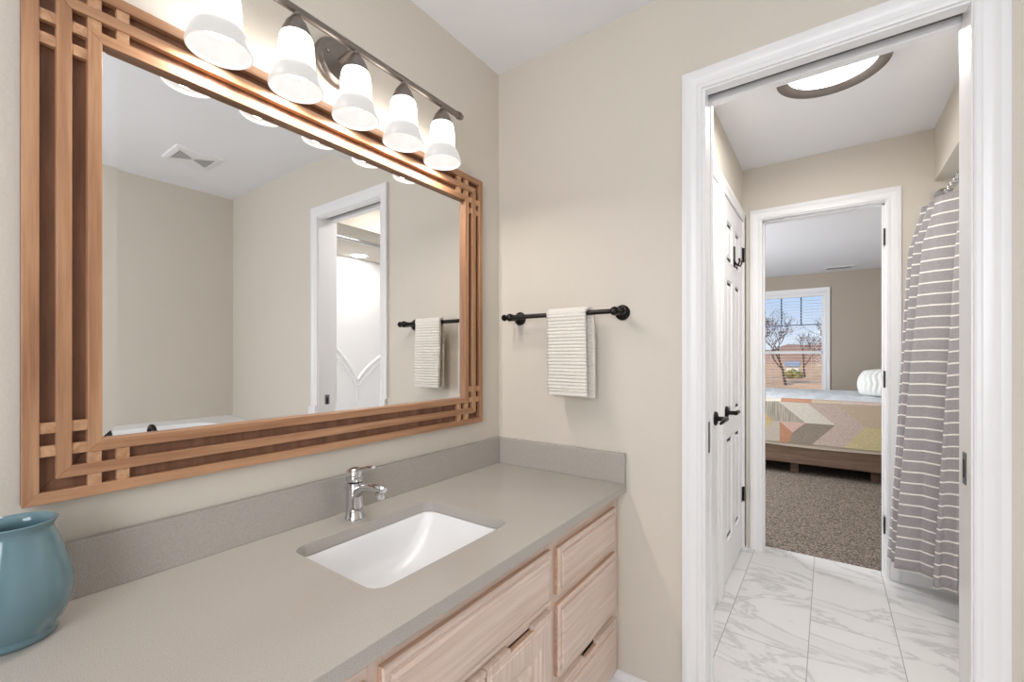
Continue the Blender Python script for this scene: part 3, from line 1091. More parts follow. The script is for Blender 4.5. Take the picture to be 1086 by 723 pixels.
# lattice blocks bridging the two grooves near every corner
for sy in (0, 1):
    for sz in (0, 1):
        for lev in (4 * SW, 6 * SW):
            for gr in (SW, 3 * SW):
                # on the stile: block between z levels
                for kind in (0, 1):
                    u0, u1 = gr, gr + SW
                    v0, v1 = lev + 0.0006, lev + SW - 0.0006
                    if kind == 0:
                        ya, yb, za, zb = u0, u1, v0, v1
                    else:
                        ya, yb, za, zb = v0, v1, u0, u1
                    Y = sorted((MY0 + ya, MY0 + yb) if sy == 0 else (MY1 - ya, MY1 - yb))
                    Z = sorted((MZ0 + za, MZ0 + zb) if sz == 0 else (MZ1 - za, MZ1 - zb))
                    mb = MB(); mb.box((0.0152, Y[0], Z[0]), (FT - 0.003, Y[1], Z[1]))
                    mb.build('cross_block', 'frame_block', mr)
# the glass: flat field and a bevelled border
gi = 5 * SW
GY0, GY1, GZ0, GZ1 = MY0 + gi - 0.003, MY1 - gi + 0.003, MZ0 + gi - 0.003, MZ1 - gi + 0.003
BV = 0.027
bt = 0.045 * BV
m = MB()
def mg(u, v, t):
    return (0.0165 + t, u, v)
m.nested(mg, GY0, GY1, GZ0, GZ1, [(0, -bt - 0.003), (0, -bt), (BV, 0)])
m.build('mirror_glass', 'mirror', mr)

# ================================================================== VANITY LIGHT
vl = thing('vanity_light', 'five-shade bronze bath bar light glowing above the mirror', 'wall light', (0, -0.757, 2.03))
LX, LZ = 0.092, 2.034
LYS = [-0.428, -0.5925, -0.757, -0.9215, -1.086]
m = MB(); m.lathe((0.0, -0.757, 2.026), [(0.068, 0.0005), (0.068, 0.006), (0.064, 0.012), (0.055, 0.014), (0.051, 0.018), (0.020, 0.022), (0.001, 0.022)], axis='x', seg=40)
pl = m.build('wall_plate', 'nickel', vl, smooth=35)
for yy in (-0.795, -0.719):
    m = MB(); m.sphere((0.021, yy, 2.040), 0.0055, 10, 6); m.build('screw', 'nickel', pl, smooth=60)
m = MB(); m.tube([(0.018, -0.757, 2.028), (LX, -0.757, LZ)], 0.008, 14); m.build('arm', 'nickel', vl, smooth=40)
m = MB(); m.tube([(LX, -1.168, LZ), (LX, -0.346, LZ)], 0.0098, 18)
m.build('bar', 'nickel', vl, smooth=40)
for yy, s in ((-0.346, 1), (-1.168, -1)):
    m = MB(); m.lathe((LX, yy, LZ), [(0.0125, -0.006 * s), (0.0125, 0.004 * s), (0.009, 0.008 * s), (0.0095, 0.013 * s), (0.004, 0.017 * s)], axis='y', seg=18); m.build('end_finial', 'nickel', vl, smooth=40)
for yy in LYS:
    m = MB(); m.lathe((LX, yy, 0), [(0.007, LZ - 0.004), (0.007, LZ - 0.016), (0.013, LZ - 0.019), (0.017, LZ - 0.026), (0.023, LZ - 0.033), (0.0275, LZ - 0.044), (0.033, LZ - 0.056), (0.0345, LZ - 0.066), (0.033, LZ - 0.068)], seg=28)
    m.build('socket_cup', 'nickel', vl, smooth=40)
    m = MB()
    zr = 1.842
    prof = [(0.0300, 0.130), (0.0345, 0.127), (0.0375, 0.119), (0.0395, 0.104), (0.0405, 0.085), (0.0412, 0.066), (0.0420, 0.054), (0.0430, 0.049)]
    full = prof + [(r - 0.003, h) for r, h in prof[::-1]]
    m.lathe((LX, yy, zr), full, seg=36, cap0=False, cap1=False)
    gs = m.build('glass_shade', 'shade', vl, smooth=60)
    m = MB()
    prof = [(0.0432, 0.0488), (0.0470, 0.0440), (0.0520, 0.0350), (0.0565, 0.0235), (0.0600, 0.0115), (0.0615, 0.003), (0.0610, 0.0)]
    full = prof + [(r - 0.003, h + 0.0005) for r, h in prof[::-1]]
    m.lathe((LX, yy, zr), full, seg=40, cap0=False, cap1=False)
    m.build('flared_rim', 'shade_rim', gs, smooth=60)
    m = MB(); m.lathe((LX, yy, 0), [(0.013, 1.972), (0.013, 1.960), (0.022, 1.945), (0.026, 1.925), (0.022, 1.908), (0.010, 1.900), (0.001, 1.899)], seg=18)
    m.build('bulb', 'diffuser', vl, smooth=60)
    light('vanity_bulb', 'AREA', (LX, yy, 1.850), 1.2, (255, 249, 242), 0.085, shape='DISK')

# ================================================================== TOWEL BAR AND TOWEL
BYT, BZT = -0.073, 1.352
tb = thing('towel_bar', 'black bronze towel bar on the wall right of the mirror', 'towel bar', (0.325, 0, 1.352))
for xx in (0.112, 0.548):
    m = MB()
    m.lathe((xx, 0, BZT), [(0.027, -0.0005), (0.027, -0.004), (0.0235, -0.007), (0.0235, -0.010), (0.018, -0.014), (0.012, -0.017), (0.0105, -0.024), (0.0105, -0.045), (0.013, -0.050), (0.013, -0.058)], axis='y', seg=28)
    m.sphere((xx, BYT, BZT), 0.0155, 18, 12)
    m.build('bracket', 'black', tb, smooth=40)
m = MB(); m.tube([(0.092, BYT, BZT), (0.568, BYT, BZT)], 0.0085, 16); m.build('rod', 'black', tb, smooth=40)
for xx, s in ((0.092, -1), (0.568, 1)):
    m = MB(); m.lathe((xx, BYT, BZT), [(0.0085, 0), (0.0125, s * 0.003), (0.0135, s * 0.009), (0.010, s * 0.015), (0.002, s * 0.018)], axis='x', seg=18); m.build('finial', 'black', tb, smooth=40)

tw = MB()
TX0, TX1 = 0.292, 0.447
rows = []
RT = 0.0150
nz_ = 430


def towel_path(i, n):
    """point on the section of the hanging cloth: front hem, over the rod, back hem"""
    Lf, Lb = 0.292, 0.300
    arc = PI * RT
    s = (Lf + arc + Lb) * i / (n - 1)
    if s < Lf:
        return -RT - 0.004 * (1 - s / Lf), -(Lf - s), s, 0
    if s < Lf + arc:
        a = PI - (s - Lf) / RT
        return RT * math.cos(a), RT * math.sin(a), s, 1
    q = s - Lf - arc
    return RT + 0.006 * min(1, q / 0.1), -q, s, 2


nu = 22
grid = []
for i in range(nz_):
    dy, dz, s, part_ = towel_path(i, nz_)
    row = []
    for k in range(nu):
        u = k / (nu - 1)
        side = 0.010 * (s / 0.63) if part_ == 2 else 0.0
        shift = 0.020 if part_ == 2 else (0.020 * (s - 0.292) / (PI * RT) if part_ == 1 else 0.0)
        taper = 0.006 * (-dz / 0.3) if part_ != 1 else 0
        xx = TX0 + taper * (1 if part_ == 0 else 0.3) + shift * 0.5 + (TX1 - TX0 + shift * 0.5 + (0.004 if part_ == 0 else 0.0) * (-dz / .3)) * u
        rib = 0.0025 * max(0.0, math.sin(2 * PI * s / 0.0122)) ** 0.7
        if min(s, 0.639 - s) < 0.016:
            rib = 0.0
        edge = 0.005 * (abs(2 * u - 1) ** 6)
        ydir = -1 if part_ == 0 else (1 if part_ == 2 else 0)
        fold = 0.003 * math.sin(u * 5.2 + 0.6) * min(1, -dz / 0.12) if part_ != 1 else 0
        yy = BYT + dy + ydir * (rib - edge) + (fold if part_ == 0 else 0)
        zz = BZT + dz + (rib if part_ == 1 else 0)
        row.append(tw.v((xx, yy, zz)))
    grid.append(row)
for i in range(nz_ - 1):
    for k in range(nu - 1):
        tw._f([grid[i][k], grid[i][k + 1], grid[i + 1][k + 1], grid[i + 1][k]])
o = tw.build('hand_towel', 'towel', smooth=60, origin=(0.37, BYT, 1.352), solid=0.010)
tag(o, 'white ribbed hand towel folded over the black towel bar', 'towel')

# ================================================================== VANITY ROOM CEILING VENT AND TUB (seen in the mirror)
cv = thing('ceiling_vent', 'white square register in the vanity room ceiling, seen in the mirror', 'vent', (1.99, -0.46, CZ))
m = MB()
def mc(u, v, t):
    return (u, v, CZ - t)
VX0, VX1, VY0, VY1 = 1.862, 2.118, -0.578, -0.338
m.nested(mc, VX0, VX1, VY0, VY1, [(0, 0), (0.004, 0.008), (0.020, 0.012), (0.024, 0.012)], hole=True)
m.build('frame', 'trim', cv, bevel=0.001)
m = MB(); m.box((VX0 + 0.022, VY0 + 0.022, CZ - 0.011), (VX1 - 0.022, VY1 - 0.022, CZ - 0.0005)); m.build('face_plate', 'trim', cv)
for y_edge, sg in ((VY0, 1), (VY1, -1)):
    m = MB()
    for k in range(7):
        half = 0.075 * (1 - k / 7.6)
        yy = y_edge + sg * (0.036 + 0.0118 * k)
        m.box((1.99 - half, yy - 0.0024, CZ - 0.0116), (1.99 + half, yy + 0.0024, CZ - 0.0105))
    m.build('slot_pattern', 'slot', cv)

tub2 = thing('soaking_tub', 'white drop-in soaking tub in the corner behind, seen in the mirror edge', 'bathtub', (2.16, -0.78, 0))
m = MB()
T0, T1, TY0, TY1, TH = 1.75, XW - 0.002, -1.56, -0.002, 0.52
def rr(x0, x1, y0, y1, r, z):
    return [(p[0], p[1], z) for p in rrect(x0, x1, y0, y1, r, 8)]
m.loft([rr(T0, T1, TY0, TY1, 0.01, 0), rr(T0, T1, TY0, TY1, 0.01, TH), rr(T0 + 0.13, T1 - 0.15, TY0 + 0.16, TY1 - 0.16, 0.2, TH), rr(T0 + 0.15, T1 - 0.17, TY0 + 0.18, TY1 - 0.18, 0.19, TH - 0.05), rr(T0 + 0.2, T1 - 0.22, TY0 + 0.3, TY1 - 0.26, 0.16, 0.12), rr(T0 + 0.26, T1 - 0.28, TY0 + 0.38, TY1 - 0.34, 0.1, 0.1)], True, True, True)
m.build('tub_shell', 'acrylic', tub2, smooth=40)


def deck_tap(x, y, lab):
    t = thing('tub_faucet', lab, 'faucet', (x, y, TH), 'black fittings on the soaking tub')
    mb = MB(); mb.lathe((x, y, TH), [(0.030, 0), (0.030, 0.006), (0.022, 0.012), (0.018, 0.05), (0.016, 0.055)], seg=20); mb.build('base', 'porcelain', t, smooth=40)
    mb = MB()
    pts = [(x, y, TH + 0.05)] + [(x - 0.05 + 0.05 * math.cos(a), y, TH + 0.09 + 0.05 * math.sin(a)) for a in [PI * k / 8 for k in range(8)]] + [(x - 0.1, y, TH + 0.07)]
    mb.tube(pts, 0.011, 12); mb.build('spout', 'blackmetal', t, smooth=50)
    mb = MB(); mb.tube([(x + 0.0, y, TH + 0.058), (x + 0.045, y + 0.03, TH + 0.064)], [0.008, 0.006], 10); mb.build('lever', 'blackmetal', t, smooth=50)


deck_tap(1.87, -0.87, 'left one of two black arched tub faucets seen in the mirror bottom edge')
deck_tap(1.87, -0.69, 'right one of two black arched tub faucets seen in the mirror bottom edge')

# ================================================================== BATH BEYOND THE POCKET DOOR
HX, HY = 1.143, 0.662
hl = thing('ceiling_light', 'round flush-mount ceiling light with a nickel rim, glowing in the bath', 'ceiling light', (HX, HY, HZ))
m = MB(); m.lathe((HX, HY, HZ), [(0.175, -0.0005), (0.183, -0.004), (0.187, -0.030), (0.186, -0.050), (0.182, -0.053), (0.172, -0.050), (0.152, -0.034), (0.149, -0.030), (0.149, -0.02)], seg=64, cap0=True, cap1=False)
m.build('rim', 'nickel', hl, smooth=35)
m = MB(); m.lathe((HX, HY, HZ), [(0.1485, -0.022), (0.1485, -0.033), (0.10, -0.037), (0.001, -0.038)], seg=64)
m.build('diffuser', 'diffuser', hl, smooth=60)
light('hall_lamp', 'AREA', (HX, HY, HZ - 0.056), 11, (255, 251, 246), 0.28, shape='DISK')

rl = thing('recessed_light', 'small round recessed light lit in the soffit over the shower', 'ceiling light', (2.29, 0.905, 2.1))
m = MB(); m.lathe((2.29, 0.905, 2.1), [(0.085, -0.0003), (0.085, -0.004), (0.066, -0.006), (0.064, -0.002)], seg=40, cap0=False, cap1=False); m.build('trim_ring', 'trim', rl, smooth=40)
m = MB(); m.lathe((2.29, 0.905, 2.1), [(0.0635, -0.001), (0.0635, -0.003), (0.001, -0.0045)], seg=40); m.build('lens', 'recess', rl, smooth=60)
light('shower_lamp', 'AREA', (2.29, 0.905, 2.09), 7, (255, 251, 246), 0.11, shape='DISK')

# bathtub and surround
bt_ = thing('bathtub', 'white alcove bathtub behind the shower curtain', 'bathtub', (2.1, 0.87, 0))
TX_0, TX_1 = 1.70, 2.43
m = MB()
m.loft([rr(TX_0, TX_1, 0.117, FY - 0.002, 0.012, 0), rr(TX_0, TX_1, 0.117, FY - 0.002, 0.012, 0.42), rr(TX_0 + 0.08, TX_1 - 0.06, 0.2, FY - 0.08, 0.18, 0.42), rr(TX_0 + 0.1, TX_1 - 0.08, 0.22, FY - 0.1, 0.17, 0.38), rr(TX_0 + 0.14, TX_1 - 0.12, 0.3, FY - 0.2, 0.14, 0.1), rr(TX_0 + 0.2, TX_1 - 0.18, 0.38, FY - 0.28, 0.1, 0.085)], True, True, True)
m.build('tub_shell', 'acrylic', bt_, smooth=40)
ss = thing('shower_surround', 'glossy white moulded shower surround with raised arches', 'shower surround', (2.45, 0.87, 0.42))
m = MB(); m.box((2.43, 0.117, 0.421), (2.581, FY - 0.002, 2.098)); m.box((1.70, FY - 0.02, 0.421), (2.43, FY - 0.001, 2.098)); m.box((1.70, 0.116, 0.421), (2.43, 0.135, 2.098))
m.build('wall_panel', 'acrylic', ss)
for yc, zc in ((0.985, 0.985),):
    for sgn in (-1, 1):
        for off in (0.0, 0.05):
            pts = []
            for k in range(17):
                q = k / 16
                dy = sgn * (0.006 + 0.46 * q)
                dz = (0.40 if sgn < 0 else 0.27) * (math.sin(q * PI / 2)) ** 0.85
                pts.append((2.43, yc + dy + sgn * off * 0.2, zc + dz - off * 1.1))
            m = MB(); m.tube(pts, 0.016 if off == 0 else 0.011, 10); m.build('raised_arch', 'acrylic', ss, smooth=60)
m = MB(); m.tube([(2.43, 0.985, 0.98), (2.43, 0.985, 0.45)], 0.011, 10); m.build('raised_rib', 'acrylic', ss, smooth=60)

# curtain rod, curtain, liner
cr_ = thing('curtain_rod', 'chrome shower curtain rod under the soffit', 'curtain rod', (1.62, 0.87, 2.02))
def rod_x(y):
    return 1.612 + 0.012 * math.sin(PI * (y - 0.115) / (FY - 0.115))
m = MB(); m.tube([(rod_x(q), q, 2.02) for q in [0.118 + (FY - 0.121) * k / 14 for k in range(15)]], 0.0125, 16); m.build('rod', 'chrome', cr_, smooth=50)
for yy, s in ((FY - 0.0005, -1), (0.1155, 1)):
    m = MB(); m.lathe((1.612, yy, 2.02), [(0.036, 0), (0.036, s * 0.006), (0.026, s * 0.014), (0.018, s * 0.022)], axis='y', seg=24); m.build('flange', 'chrome', cr_, smooth=40)


def curtain(name, mats, lab, cat, y0, y1, nf, amp0, amp1, xtop, xbot, ztop, zbot, nzv=60, phase=0.0, solid=0.002, spread=0.0, lay=((0, 0, 1), (1, 0, 1))):
    mb = MB()
    uvl = mb.bm.loops.layers.uv.new('UVMap')
    nu = nf * 24 + 1
    g = []
    ls = []
    for i in range(nzv + 1):
        q = i / nzv
        z = ztop + (zbot - ztop) * q
        row = []
        for k in range(nu):
            u = k / (nu - 1)
            ph = 2 * PI * nf * u + phase
            ramp = min(1, q / 0.12)
            wv = math.sin(ph + 0.5 * math.sin(ph)) + 0.16 * math.sin(2.3 * ph + 1.3 + 2 * q)
            amp = (amp0 + (amp1 - amp0) * q) * (0.35 + 0.65 * ramp)
            grow = 1 + spread * q
            yc = (y0 + y1) / 2
            off, am = 0.0, 1.0
            for (ua, oa, aa), (ub, ob, ab) in zip(lay[:-1], lay[1:]):
                if ua <= u <= ub:
                    f = (u - ua) / (ub - ua)
                    f = f * f * (3 - 2 * f)
                    off, am = oa + (ob - oa) * f, aa + (ab - aa) * f
            xx = xtop + (xbot - xtop) * (q ** 0.9) + off + amp * am * wv
            yy = yc + (y0 + (y1 - y0) * u - yc) * grow + 0.01 * math.cos(ph * 2) * q
            zz = z + (0.012 * math.sin(ph * 0.7 + 1) * q)
            row.append(mb.v((xx, min(yy, FY - 0.03), zz)))
        g.append(row)
    for i in range(nzv):
        for k in range(nu - 1):
            f = mb._f([g[i][k], g[i][k + 1], g[i + 1][k + 1], g[i + 1][k]])
            for lp, (a, b_) in zip(f.loops, ((k, i), (k + 1, i), (k + 1, i + 1), (k, i + 1))):
                lp[uvl].uv = (a / (nu - 1), (1 - b_ / nzv) * (ztop - zbot))
    o = mb.build(name, mats, smooth=70, origin=(xtop, (y0 + y1) / 2, ztop), solid=solid)
    return tag(o, lab, cat)


curtain('shower_curtain', 'stripe', 'grey shower curtain with thin white stripes, gathered at the far end of the rod', 'shower curtain', 1.24, 1.555, 4, 0.058, 0.088, 1.560, 1.482, 1.952, 0.150, phase=0.4, spread=0.10, lay=((0, 0.080, 0.35), (0.22, 0.074, 0.4), (0.36, 0.012, 0.95), (0.65, 0.0, 1.0), (1, -0.022, 1.0)))
curtain('shower_liner', 'liner', 'frosted white shower liner bunched behind the striped curtain', 'shower liner', 1.20, 1.50, 5, 0.020, 0.018, 1.672, 1.715, 1.96, 0.45, phase=1.0, solid=0.001)
for k in range(6):
    yy = 1.25 + 0.055 * k
    rg = MB()
    rg.tube([(rod_x(yy) + 0.0158 * math.cos(2 * PI * j / 16), yy, 2.018 + 0.0158 * math.sin(2 * PI * j / 16)) for j in range(17)], 0.0022, 8)
    o = rg.build('curtain_ring', 'chrome', smooth=60, origin=(rod_x(yy), yy, 2.02))
    tag(o, 'thin chrome curtain ring on the shower rod', 'curtain ring', 'curtain rings on the shower rod')

# double robe hook on the far closet door
DX = BX + 0.003
rh = thing('robe_hook', 'black double robe hook high on the far closet door', 'hook', (DX, 1.31, 1.70))
m = MB(); m.box((DX - 0.0005, 1.275, 1.705), (DX + 0.006, 1.305, 1.822)); m.build('back_plate', 'black', rh, bevel=0.002)
for yy in (1.283, 1.297):
    s = 1 if yy > 1.29 else -1
    m = MB(); m.tube([(DX + 0.005, 1.29, 1.735), (DX + 0.014, 1.29 + s * 0.012, 1.718), (DX + 0.028, 1.29 + s * 0.03, 1.714), (DX + 0.034, 1.29 + s * 0.038, 1.728), (DX + 0.033, 1.29 + s * 0.042, 1.745)], [0.005, 0.0045, 0.0045, 0.0045, 0.006], 10); m.build('hook', 'black', rh, smooth=50)

# ================================================================== BEDROOM
bv = thing('ceiling_vent', 'white slotted ceiling register in the bedroom near the window wall', 'vent', (1.24, 5.87, 2.39))
m = MB()
def mb2(u, v, t):
    return (u, v, 2.39 - t)
m.nested(mb2, 1.085, 1.405, 5.79, 5.95, [(0, 0), (0.003, 0.006), (0.022, 0.009), (0.026, 0.009)], hole=True); m.build('frame', 'trim', bv)
m = MB(); m.box((1.107, 5.812, 2.3865), (1.383, 5.928, 2.3895)); m.build('duct_opening', 'slot', bv)
for k in range(12):
    x0 = 1.115 + 0.0225 * k
    m = MB(); m.box((x0, 5.812, 2.3815), (x0 + 0.008, 5.928, 2.3862)); m.build('louver', 'trim', bv)

BX0, BX1, BY0, BY1 = 0.05, 2.12, 3.80, 5.62
bed = thing('bed', 'walnut platform bed seen through the bedroom doorway', 'bed', ((BX0 + BX1) / 2, (BY0 + BY1) / 2, 0.004))
m = MB()
m.box((BX0, BY0 + 0.01, 0.115), (BX1, BY0 + 0.045, 0.335)); m.build('side_rail', 'bed_wood', bed, bevel=0.004)
m = MB(); m.box((BX0, BY1 - 0.045, 0.115), (BX1, BY1 - 0.01, 0.335)); m.build('side_rail', 'bed_wood', bed, bevel=0.004)
m = MB(); m.box((BX0 - 0.03, BY0 + 0.01, 0.115), (BX0 - 0.0, BY1 - 0.01, 0.34)); m.build('foot_rail', 'bed_wood', bed, bevel=0.004)
m = MB(); m.box((BX1 + 0.002, BY0 - 0.02, 0.115), (BX1 + 0.05, BY1 + 0.02, 1.08)); m.build('headboard', 'bed_wood', bed, bevel=0.006)
for xx in (BX0 + 0.06, 0.85, 1.5, BX1 - 0.06):
    for yy in (BY0 + 0.16, BY1 - 0.16):
        m = MB(); m.box((xx - 0.035, yy - 0.035, 0.004), (xx + 0.035, yy + 0.035, 0.2)); m.build('leg', 'bed_wood', bed)
m = MB(); m.box((BX0 + 0.01, BY0 + 0.05, 0.2), (BX1 - 0.01, BY1 - 0.05, 0.24)); m.build('slat_deck', 'bed_wood', bed)
m = MB(); m.box((BX0 + 0.02, BY0 + 0.05, 0.24), (BX1 - 0.02, BY1 - 0.05, 0.71)); m.build('mattress', 'mattress', bed, bevel=0.03)

QZ = 0.752
# cream blanket below the quilt
m = MB()
yb = BY0 + 0.001
pts0 = [(BX0 - 0.0, 0.30), (0.5, 0.298), (0.8, 0.286), (1.1, 0.282), (1.4, 0.288), (1.7, 0.296), (BX1, 0.30)]
for (xa, za), (xb, zb_) in zip(pts0[:-1], pts0[1:]):
    m.poly([(xa, yb, za), (xb, yb, zb_), (xb, yb, 0.72), (xa, yb, 0.72)])
for (xa, xb) in [(BX0, BX1)]:
    m.poly([(xa, yb, 0.72), (xb, yb, 0.72), (xb, BY1 - 0.02, 0.722), (xa, BY1 - 0.02, 0.722)])
o = m.build('blanket', 'sheet', origin=(1.08, 4.7, 0.722), solid=0.012)
tag(o, 'cream blanket edge hanging just below the patchwork quilt', 'blanket')

QM = ['q_tan', 'q_grey', 'q_white', 'q_mauve', 'q_yellow', 'q_taupe', 'q_rust', 'q_pink', 'q_pale', 'q_gold', 'q_olive', 'q_plaid']
m = MB()
yq = BY0 - 0.014
def side(i, pts, y=None):
    m.mi = i
    m.poly([((y if y else 0) and 0 or p[0], yq, p[1]) for p in pts])
ZT, ZM, ZB = 0.735, 0.535, 0.325
tiles = [(1, [(0.57, ZT), (0.72, ZT), (0.95, ZM), (0.73, ZM), (0.68, ZM), (0.57, 0.625)]),
         (9, [(0.57, 0.625), (0.68, ZM), (0.57, ZM)]), (10, [(0.57, ZM), (0.68, ZM), (0.57, 0.40)]), (8, [(0.57, 0.40), (0.68, ZM), (0.73, ZM), (0.73, ZB), (0.57, ZB)]),
         (2, [(0.72, ZT), (0.96, ZT), (1.19, ZM), (0.95, ZM)]),
         (3, [(0.96, ZT), (1.20, ZT), (1.42, ZM), (1.19, ZM)]), (3, [(1.19, ZM), (1.42, ZM), (1.25, ZB), (1.00, ZB)]),
         (0, [(1.20, ZT), (1.66, ZT), (1.66, ZM), (1.42, ZM)]), (4, [(1.42, ZM), (1.66, ZM), (1.66, ZB), (1.25, ZB)]),
         (5, [(0.95, ZM), (1.19, ZM), (1.00, ZB), (0.81, ZB)]), (7, [(0.73, ZM), (0.95, ZM), (0.84, 0.43)]), (6, [(0.73, ZM), (0.84, 0.43), (0.81, ZB), (0.73, ZB)]), (5, [(0.95, ZM), (0.81, ZB), (0.84, 0.43)])]
# hidden left and right runs of the same pattern
tiles += [(3, [(BX0 - 0.02, ZT), (0.33, ZT), (0.57, ZM), (0.3, ZM), (BX0 - 0.02, ZM)]), (2, [(0.33, ZT), (0.57, ZT), (0.57, ZM)]), (4, [(BX0 - 0.02, ZM), (0.3, ZM), (0.57, ZM), (0.57, ZB), (BX0 - 0.02, ZB)])]
tiles += [(2, [(1.66, ZT), (1.90, ZT), (2.11, ZM), (1.66, ZM)]), (3, [(1.90, ZT), (2.11, ZT), (2.11, ZM)]), (5, [(1.66, ZM), (2.11, ZM), (2.11, ZB), (1.66, ZB)])]
for i, pts in tiles:
    side(i, pts)
# rolled edge and a patterned strip on the top, then the plaid field
strip = [(8, BX0 - 0.02, 0.57), (2, 0.57, 0.74), (6, 0.74, 1.00), (0, 1.00, 1.24), (3, 1.24, 1.66), (2, 1.66, 2.11)]
prof = [(yq, ZT), (yq + 0.006, QZ - 0.008), (yq + 0.022, QZ), (yq + 0.16, QZ + 0.004)]
for i, a, b_ in strip:
    for (p0, p1) in zip(prof[:-1], prof[1:]):
        m.mi = i
        m.poly([(a, p0[0], p0[1]), (b_, p0[0], p0[1]), (b_, p1[0], p1[1]), (a, p1[0], p1[1])])
m.mi = 11
nx, ny = 30, 22
gr = [[m.v((BX0 - 0.02 + (2.13) * a / nx, yq + 0.16 + (BY1 - 0.02 - yq - 0.16) * b_ / ny, QZ + 0.004 + (0.006 * math.sin(a * 1.9 + b_) * math.sin(b_ * 1.3) if 0 < b_ < ny else 0))) for a in range(nx + 1)] for b_ in range(ny + 1)]
for b_ in range(ny):
    for a in range(nx):
        m._f([gr[b_][a], gr[b_][a + 1], gr[b_ + 1][a + 1], gr[b_ + 1][a]])
# far side and foot drop
m.poly([(BX0 - 0.02, BY1 - 0.02, QZ + 0.004), (2.11, BY1 - 0.02, QZ + 0.004), (2.11, BY1 + 0.012, QZ - 0.02), (BX0 - 0.02, BY1 + 0.012, QZ - 0.02)])
m.poly([(BX0 - 0.02, BY1 + 0.012, QZ - 0.02), (2.11, BY1 + 0.012, QZ - 0.02), (2.11, BY1 + 0.012, ZB), (BX0 - 0.02, BY1 + 0.012, ZB)])
bmesh.ops.remove_doubles(m.bm, verts=m.bm.verts[:], dist=1e-5)
o = m.build('quilt', QM, origin=(1.08, 4.7, QZ), solid=0.012)
tag(o, 'patchwork quilt of cream, mauve, rust and yellow arrow patches over the bed', 'quilt')

# pillow
m = MB()
n = 72
def pil(u, v, s):
    a = max(0.0, 1 - abs(u) ** 2.6) ** 0.55 * max(0.0, 1 - abs(v) ** 2.6) ** 0.55
    pin = 1 - 0.06 * (u * u) * (1 - v * v) * 0.5
    wav = 0.006 * math.sin(u * 34 + 1.4 * math.sin(v * 5)) * a
    return (u * 0.29 * (1 - 0.15 * v * v), s * (0.10 * a + wav), v * 0.155 * (1 - 0.12 * u * u))
rot = Matrix.Rotation(math.radians(-24), 3, 'Z') @ Matrix.Rotation(math.radians(-22), 3, 'X')
pc = Vector((1.66, 4.60, 0.935))
for s in (-1, 1):
    g = [[m.v(tuple(pc + rot @ Vector(pil(-1 + 2 * a / n, -1 + 2 * b_ / n, s)))) for a in range(n + 1)] for b_ in range(n + 1)]
    for b_ in range(n):
        for a in range(n):
            m._f([g[b_][a], g[b_][a + 1], g[b_ + 1][a + 1], g[b_ + 1][a]])
bmesh.ops.remove_doubles(m.bm, verts=m.bm.verts[:], dist=1e-4)
zmin = min(v.co.z for v in m.bm.verts)
bmesh.ops.translate(m.bm, verts=m.bm.verts[:], vec=(0, 0, QZ + 0.015 - zmin))
o = m.build('pillow', 'pillow', smooth=70, origin=(1.66, 4.60, QZ))
tag(o, 'white ruched pillow propped at the head of the bed', 'pillow')

# window blind
wb = thing('window_blind', 'open white horizontal blind in the bedroom window', 'blind', ((WX0 + WX1) / 2, BY + 0.03, WZ0 + 0.02))
m = MB(); m.box((WX0 + 0.014, BY + 0.004, WZ1 - 0.062), (WX1 - 0.014, BY + 0.052, WZ1 - 0.014)); m.build('head_rail', 'blind', wb, bevel=0.003)
m = MB()
z = WZ0 + 0.055
sl = []
while z < WZ1 - 0.075:
    m.box((WX0 + 0.016, BY + 0.004, z), (WX1 - 0.016, BY + 0.050, z + 0.0028))
    z += 0.043
so = m.build('slats', 'blind', wb)
m = MB(); m.box((WX0 + 0.016, BY + 0.006, WZ0 + 0.014), (WX1 - 0.016, BY + 0.048, WZ0 + 0.032)); m.build('bottom_rail', 'blind', wb, bevel=0.003)
for xx in (WX0 + 0.16, WX1 - 0.16):
    for yy in (BY + 0.003, BY + 0.051):
        m = MB(); m.tube([(xx, yy, WZ0 + 0.03), (xx, yy, WZ1 - 0.05)], 0.0012, 6); m.build('ladder_cord', 'blind', wb)

# ================================================================== YARD BEYOND THE WINDOW
GZ = -0.6
m = MB()
nx, ny = 30, 40
g = [[m.v((-90 + 180 * a / nx, 6.6 + 150 * b_ / ny, GZ + (0.12 * math.sin(a * 1.7 + b_ * 0.9) if b_ > 6 else 0))) for a in range(nx + 1)] for b_ in range(ny + 1)]
for b_ in range(ny):
    for a in range(nx):
        m._f([g[b_][a], g[b_][a + 1], g[b_ + 1][a + 1], g[b_ + 1][a]])
struct(m.build('ground', 'grass', smooth=60), 'dry tan lawn')
m = MB()
rings = []
for k in range(61):
    x = -110 + 220 * k / 60
    h = 4.4 + 0.8 * math.sin(k * 0.9) + 0.5 * math.sin(k * 2.3)
    rings.append([(x, 118, GZ - 0.5), (x, 124, GZ + h * 0.7), (x, 132, GZ + h), (x, 150, GZ - 0.5)])
m.loft(rings)
struct(m.build('hills', 'hill', smooth=60), 'low brown wooded rise on the horizon')


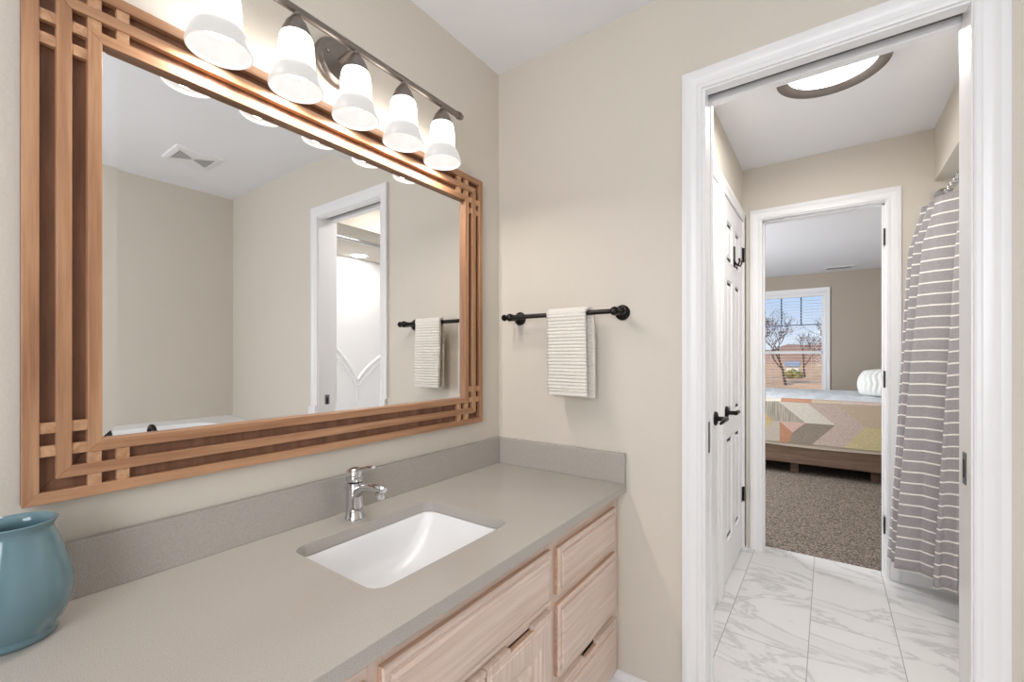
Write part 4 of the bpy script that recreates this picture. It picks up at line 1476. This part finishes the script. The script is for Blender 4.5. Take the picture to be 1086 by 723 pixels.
def tree(x, y, h, seed, lab, r0=0.11, lean=0.0, spread=0.55, depth=5, first=0.28):
    R_ = random.Random(seed)
    t = thing('bare_tree', lab, 'tree', (x, y, GZ - 0.02), 'bare trees in the yard')
    tr, br = MB(), MB()
    def grow(mb, p, d, L, r, lev):
        p = Vector(p)
        pts = [p]; rad = [r]
        q = p
        dd = Vector(d)
        for k in range(3):
            dd = (dd + Vector((R_.uniform(-1, 1), R_.uniform(-1, 1), R_.uniform(-0.4, 0.8))) * 0.16).normalized()
            q = q + dd * L / 3
            pts.append(q); rad.append(max(0.006, r * (1 - 0.14 * (k + 1))))
        mb.tube([tuple(a) for a in pts], rad, 5 if lev > 1 else 8)
        if lev >= depth:
            return
        for k in range(3 if lev < 4 else 2):
            ang = R_.uniform(0, 2 * PI)
            nd = (dd + Vector((math.cos(ang), math.sin(ang), R_.uniform(-0.2, 0.5))) * spread * R_.uniform(0.8, 1.5)).normalized()
            s = pts[-1] if k == 0 else pts[R_.choice((2, 3))]
            grow(br, s, nd, L * R_.uniform(0.62, 0.85), max(0.008, r * 0.56), lev + 1)
    grow(tr, (x, y, GZ - 0.05), (lean, 0, 1), h * first, r0, 0)
    tr.build('trunk', 'bark', t, smooth=60)
    br.build('branches', 'bark', t, smooth=60)


tree(-0.95, 30.0, 5.6, 3, 'tall bare tree at the left of the bedroom window, branches spreading over the sky', 0.085, -0.10, 0.66, depth=6)
tree(0.95, 33.0, 5.4, 11, 'twiggy bare tree at the right of the bedroom window', 0.07, 0.05, 0.64, depth=6)
tree(-0.45, 43.0, 5.0, 21, 'slim bare tree near the middle of the bedroom window', 0.08, 0.0, 0.5)
tree(-3.1, 38.0, 5.0, 5, 'bare tree at the far left edge of the yard', 0.09, 0.05, 0.6)
tree(2.4, 46.0, 6.0, 8, 'bare tree farthest right beyond the window frame', 0.10, 0.0, 0.6)

sh = thing('garden_shed', 'small pale shed with a grey roof far across the yard', 'shed', (-2.05, 56, GZ - 0.2))
m = MB(); m.box((-2.6, 55.4, GZ - 0.2), (-1.5, 56.8, GZ + 0.75)); m.build('wall', 'shedwall', sh)
m = MB(); m.loft([[(x, 55.2, GZ + 0.7), (x, 55.7, GZ + 1.25), (x, 56.5, GZ + 1.25), (x, 57.0, GZ + 0.7)] for x in (-2.75, -1.35)]); m.build('roof', 'shedroof', sh)
m = MB()
for k in range(60):
    a, q = rnd.uniform(0, 2 * PI), rnd.random() ** 0.5
    m.sphere((-1.05 + 0.55 * q * math.cos(a), 39.4 + 0.55 * q * math.sin(a), GZ + 0.1 + rnd.random() * 0.75 * (1 - 0.5 * q)), 0.14, 6, 5)
o = m.build('bush', 'bush', smooth=60, origin=(-1.05, 39.4, GZ))
tag(o, 'olive bush in the yard in front of the shed', 'bush')
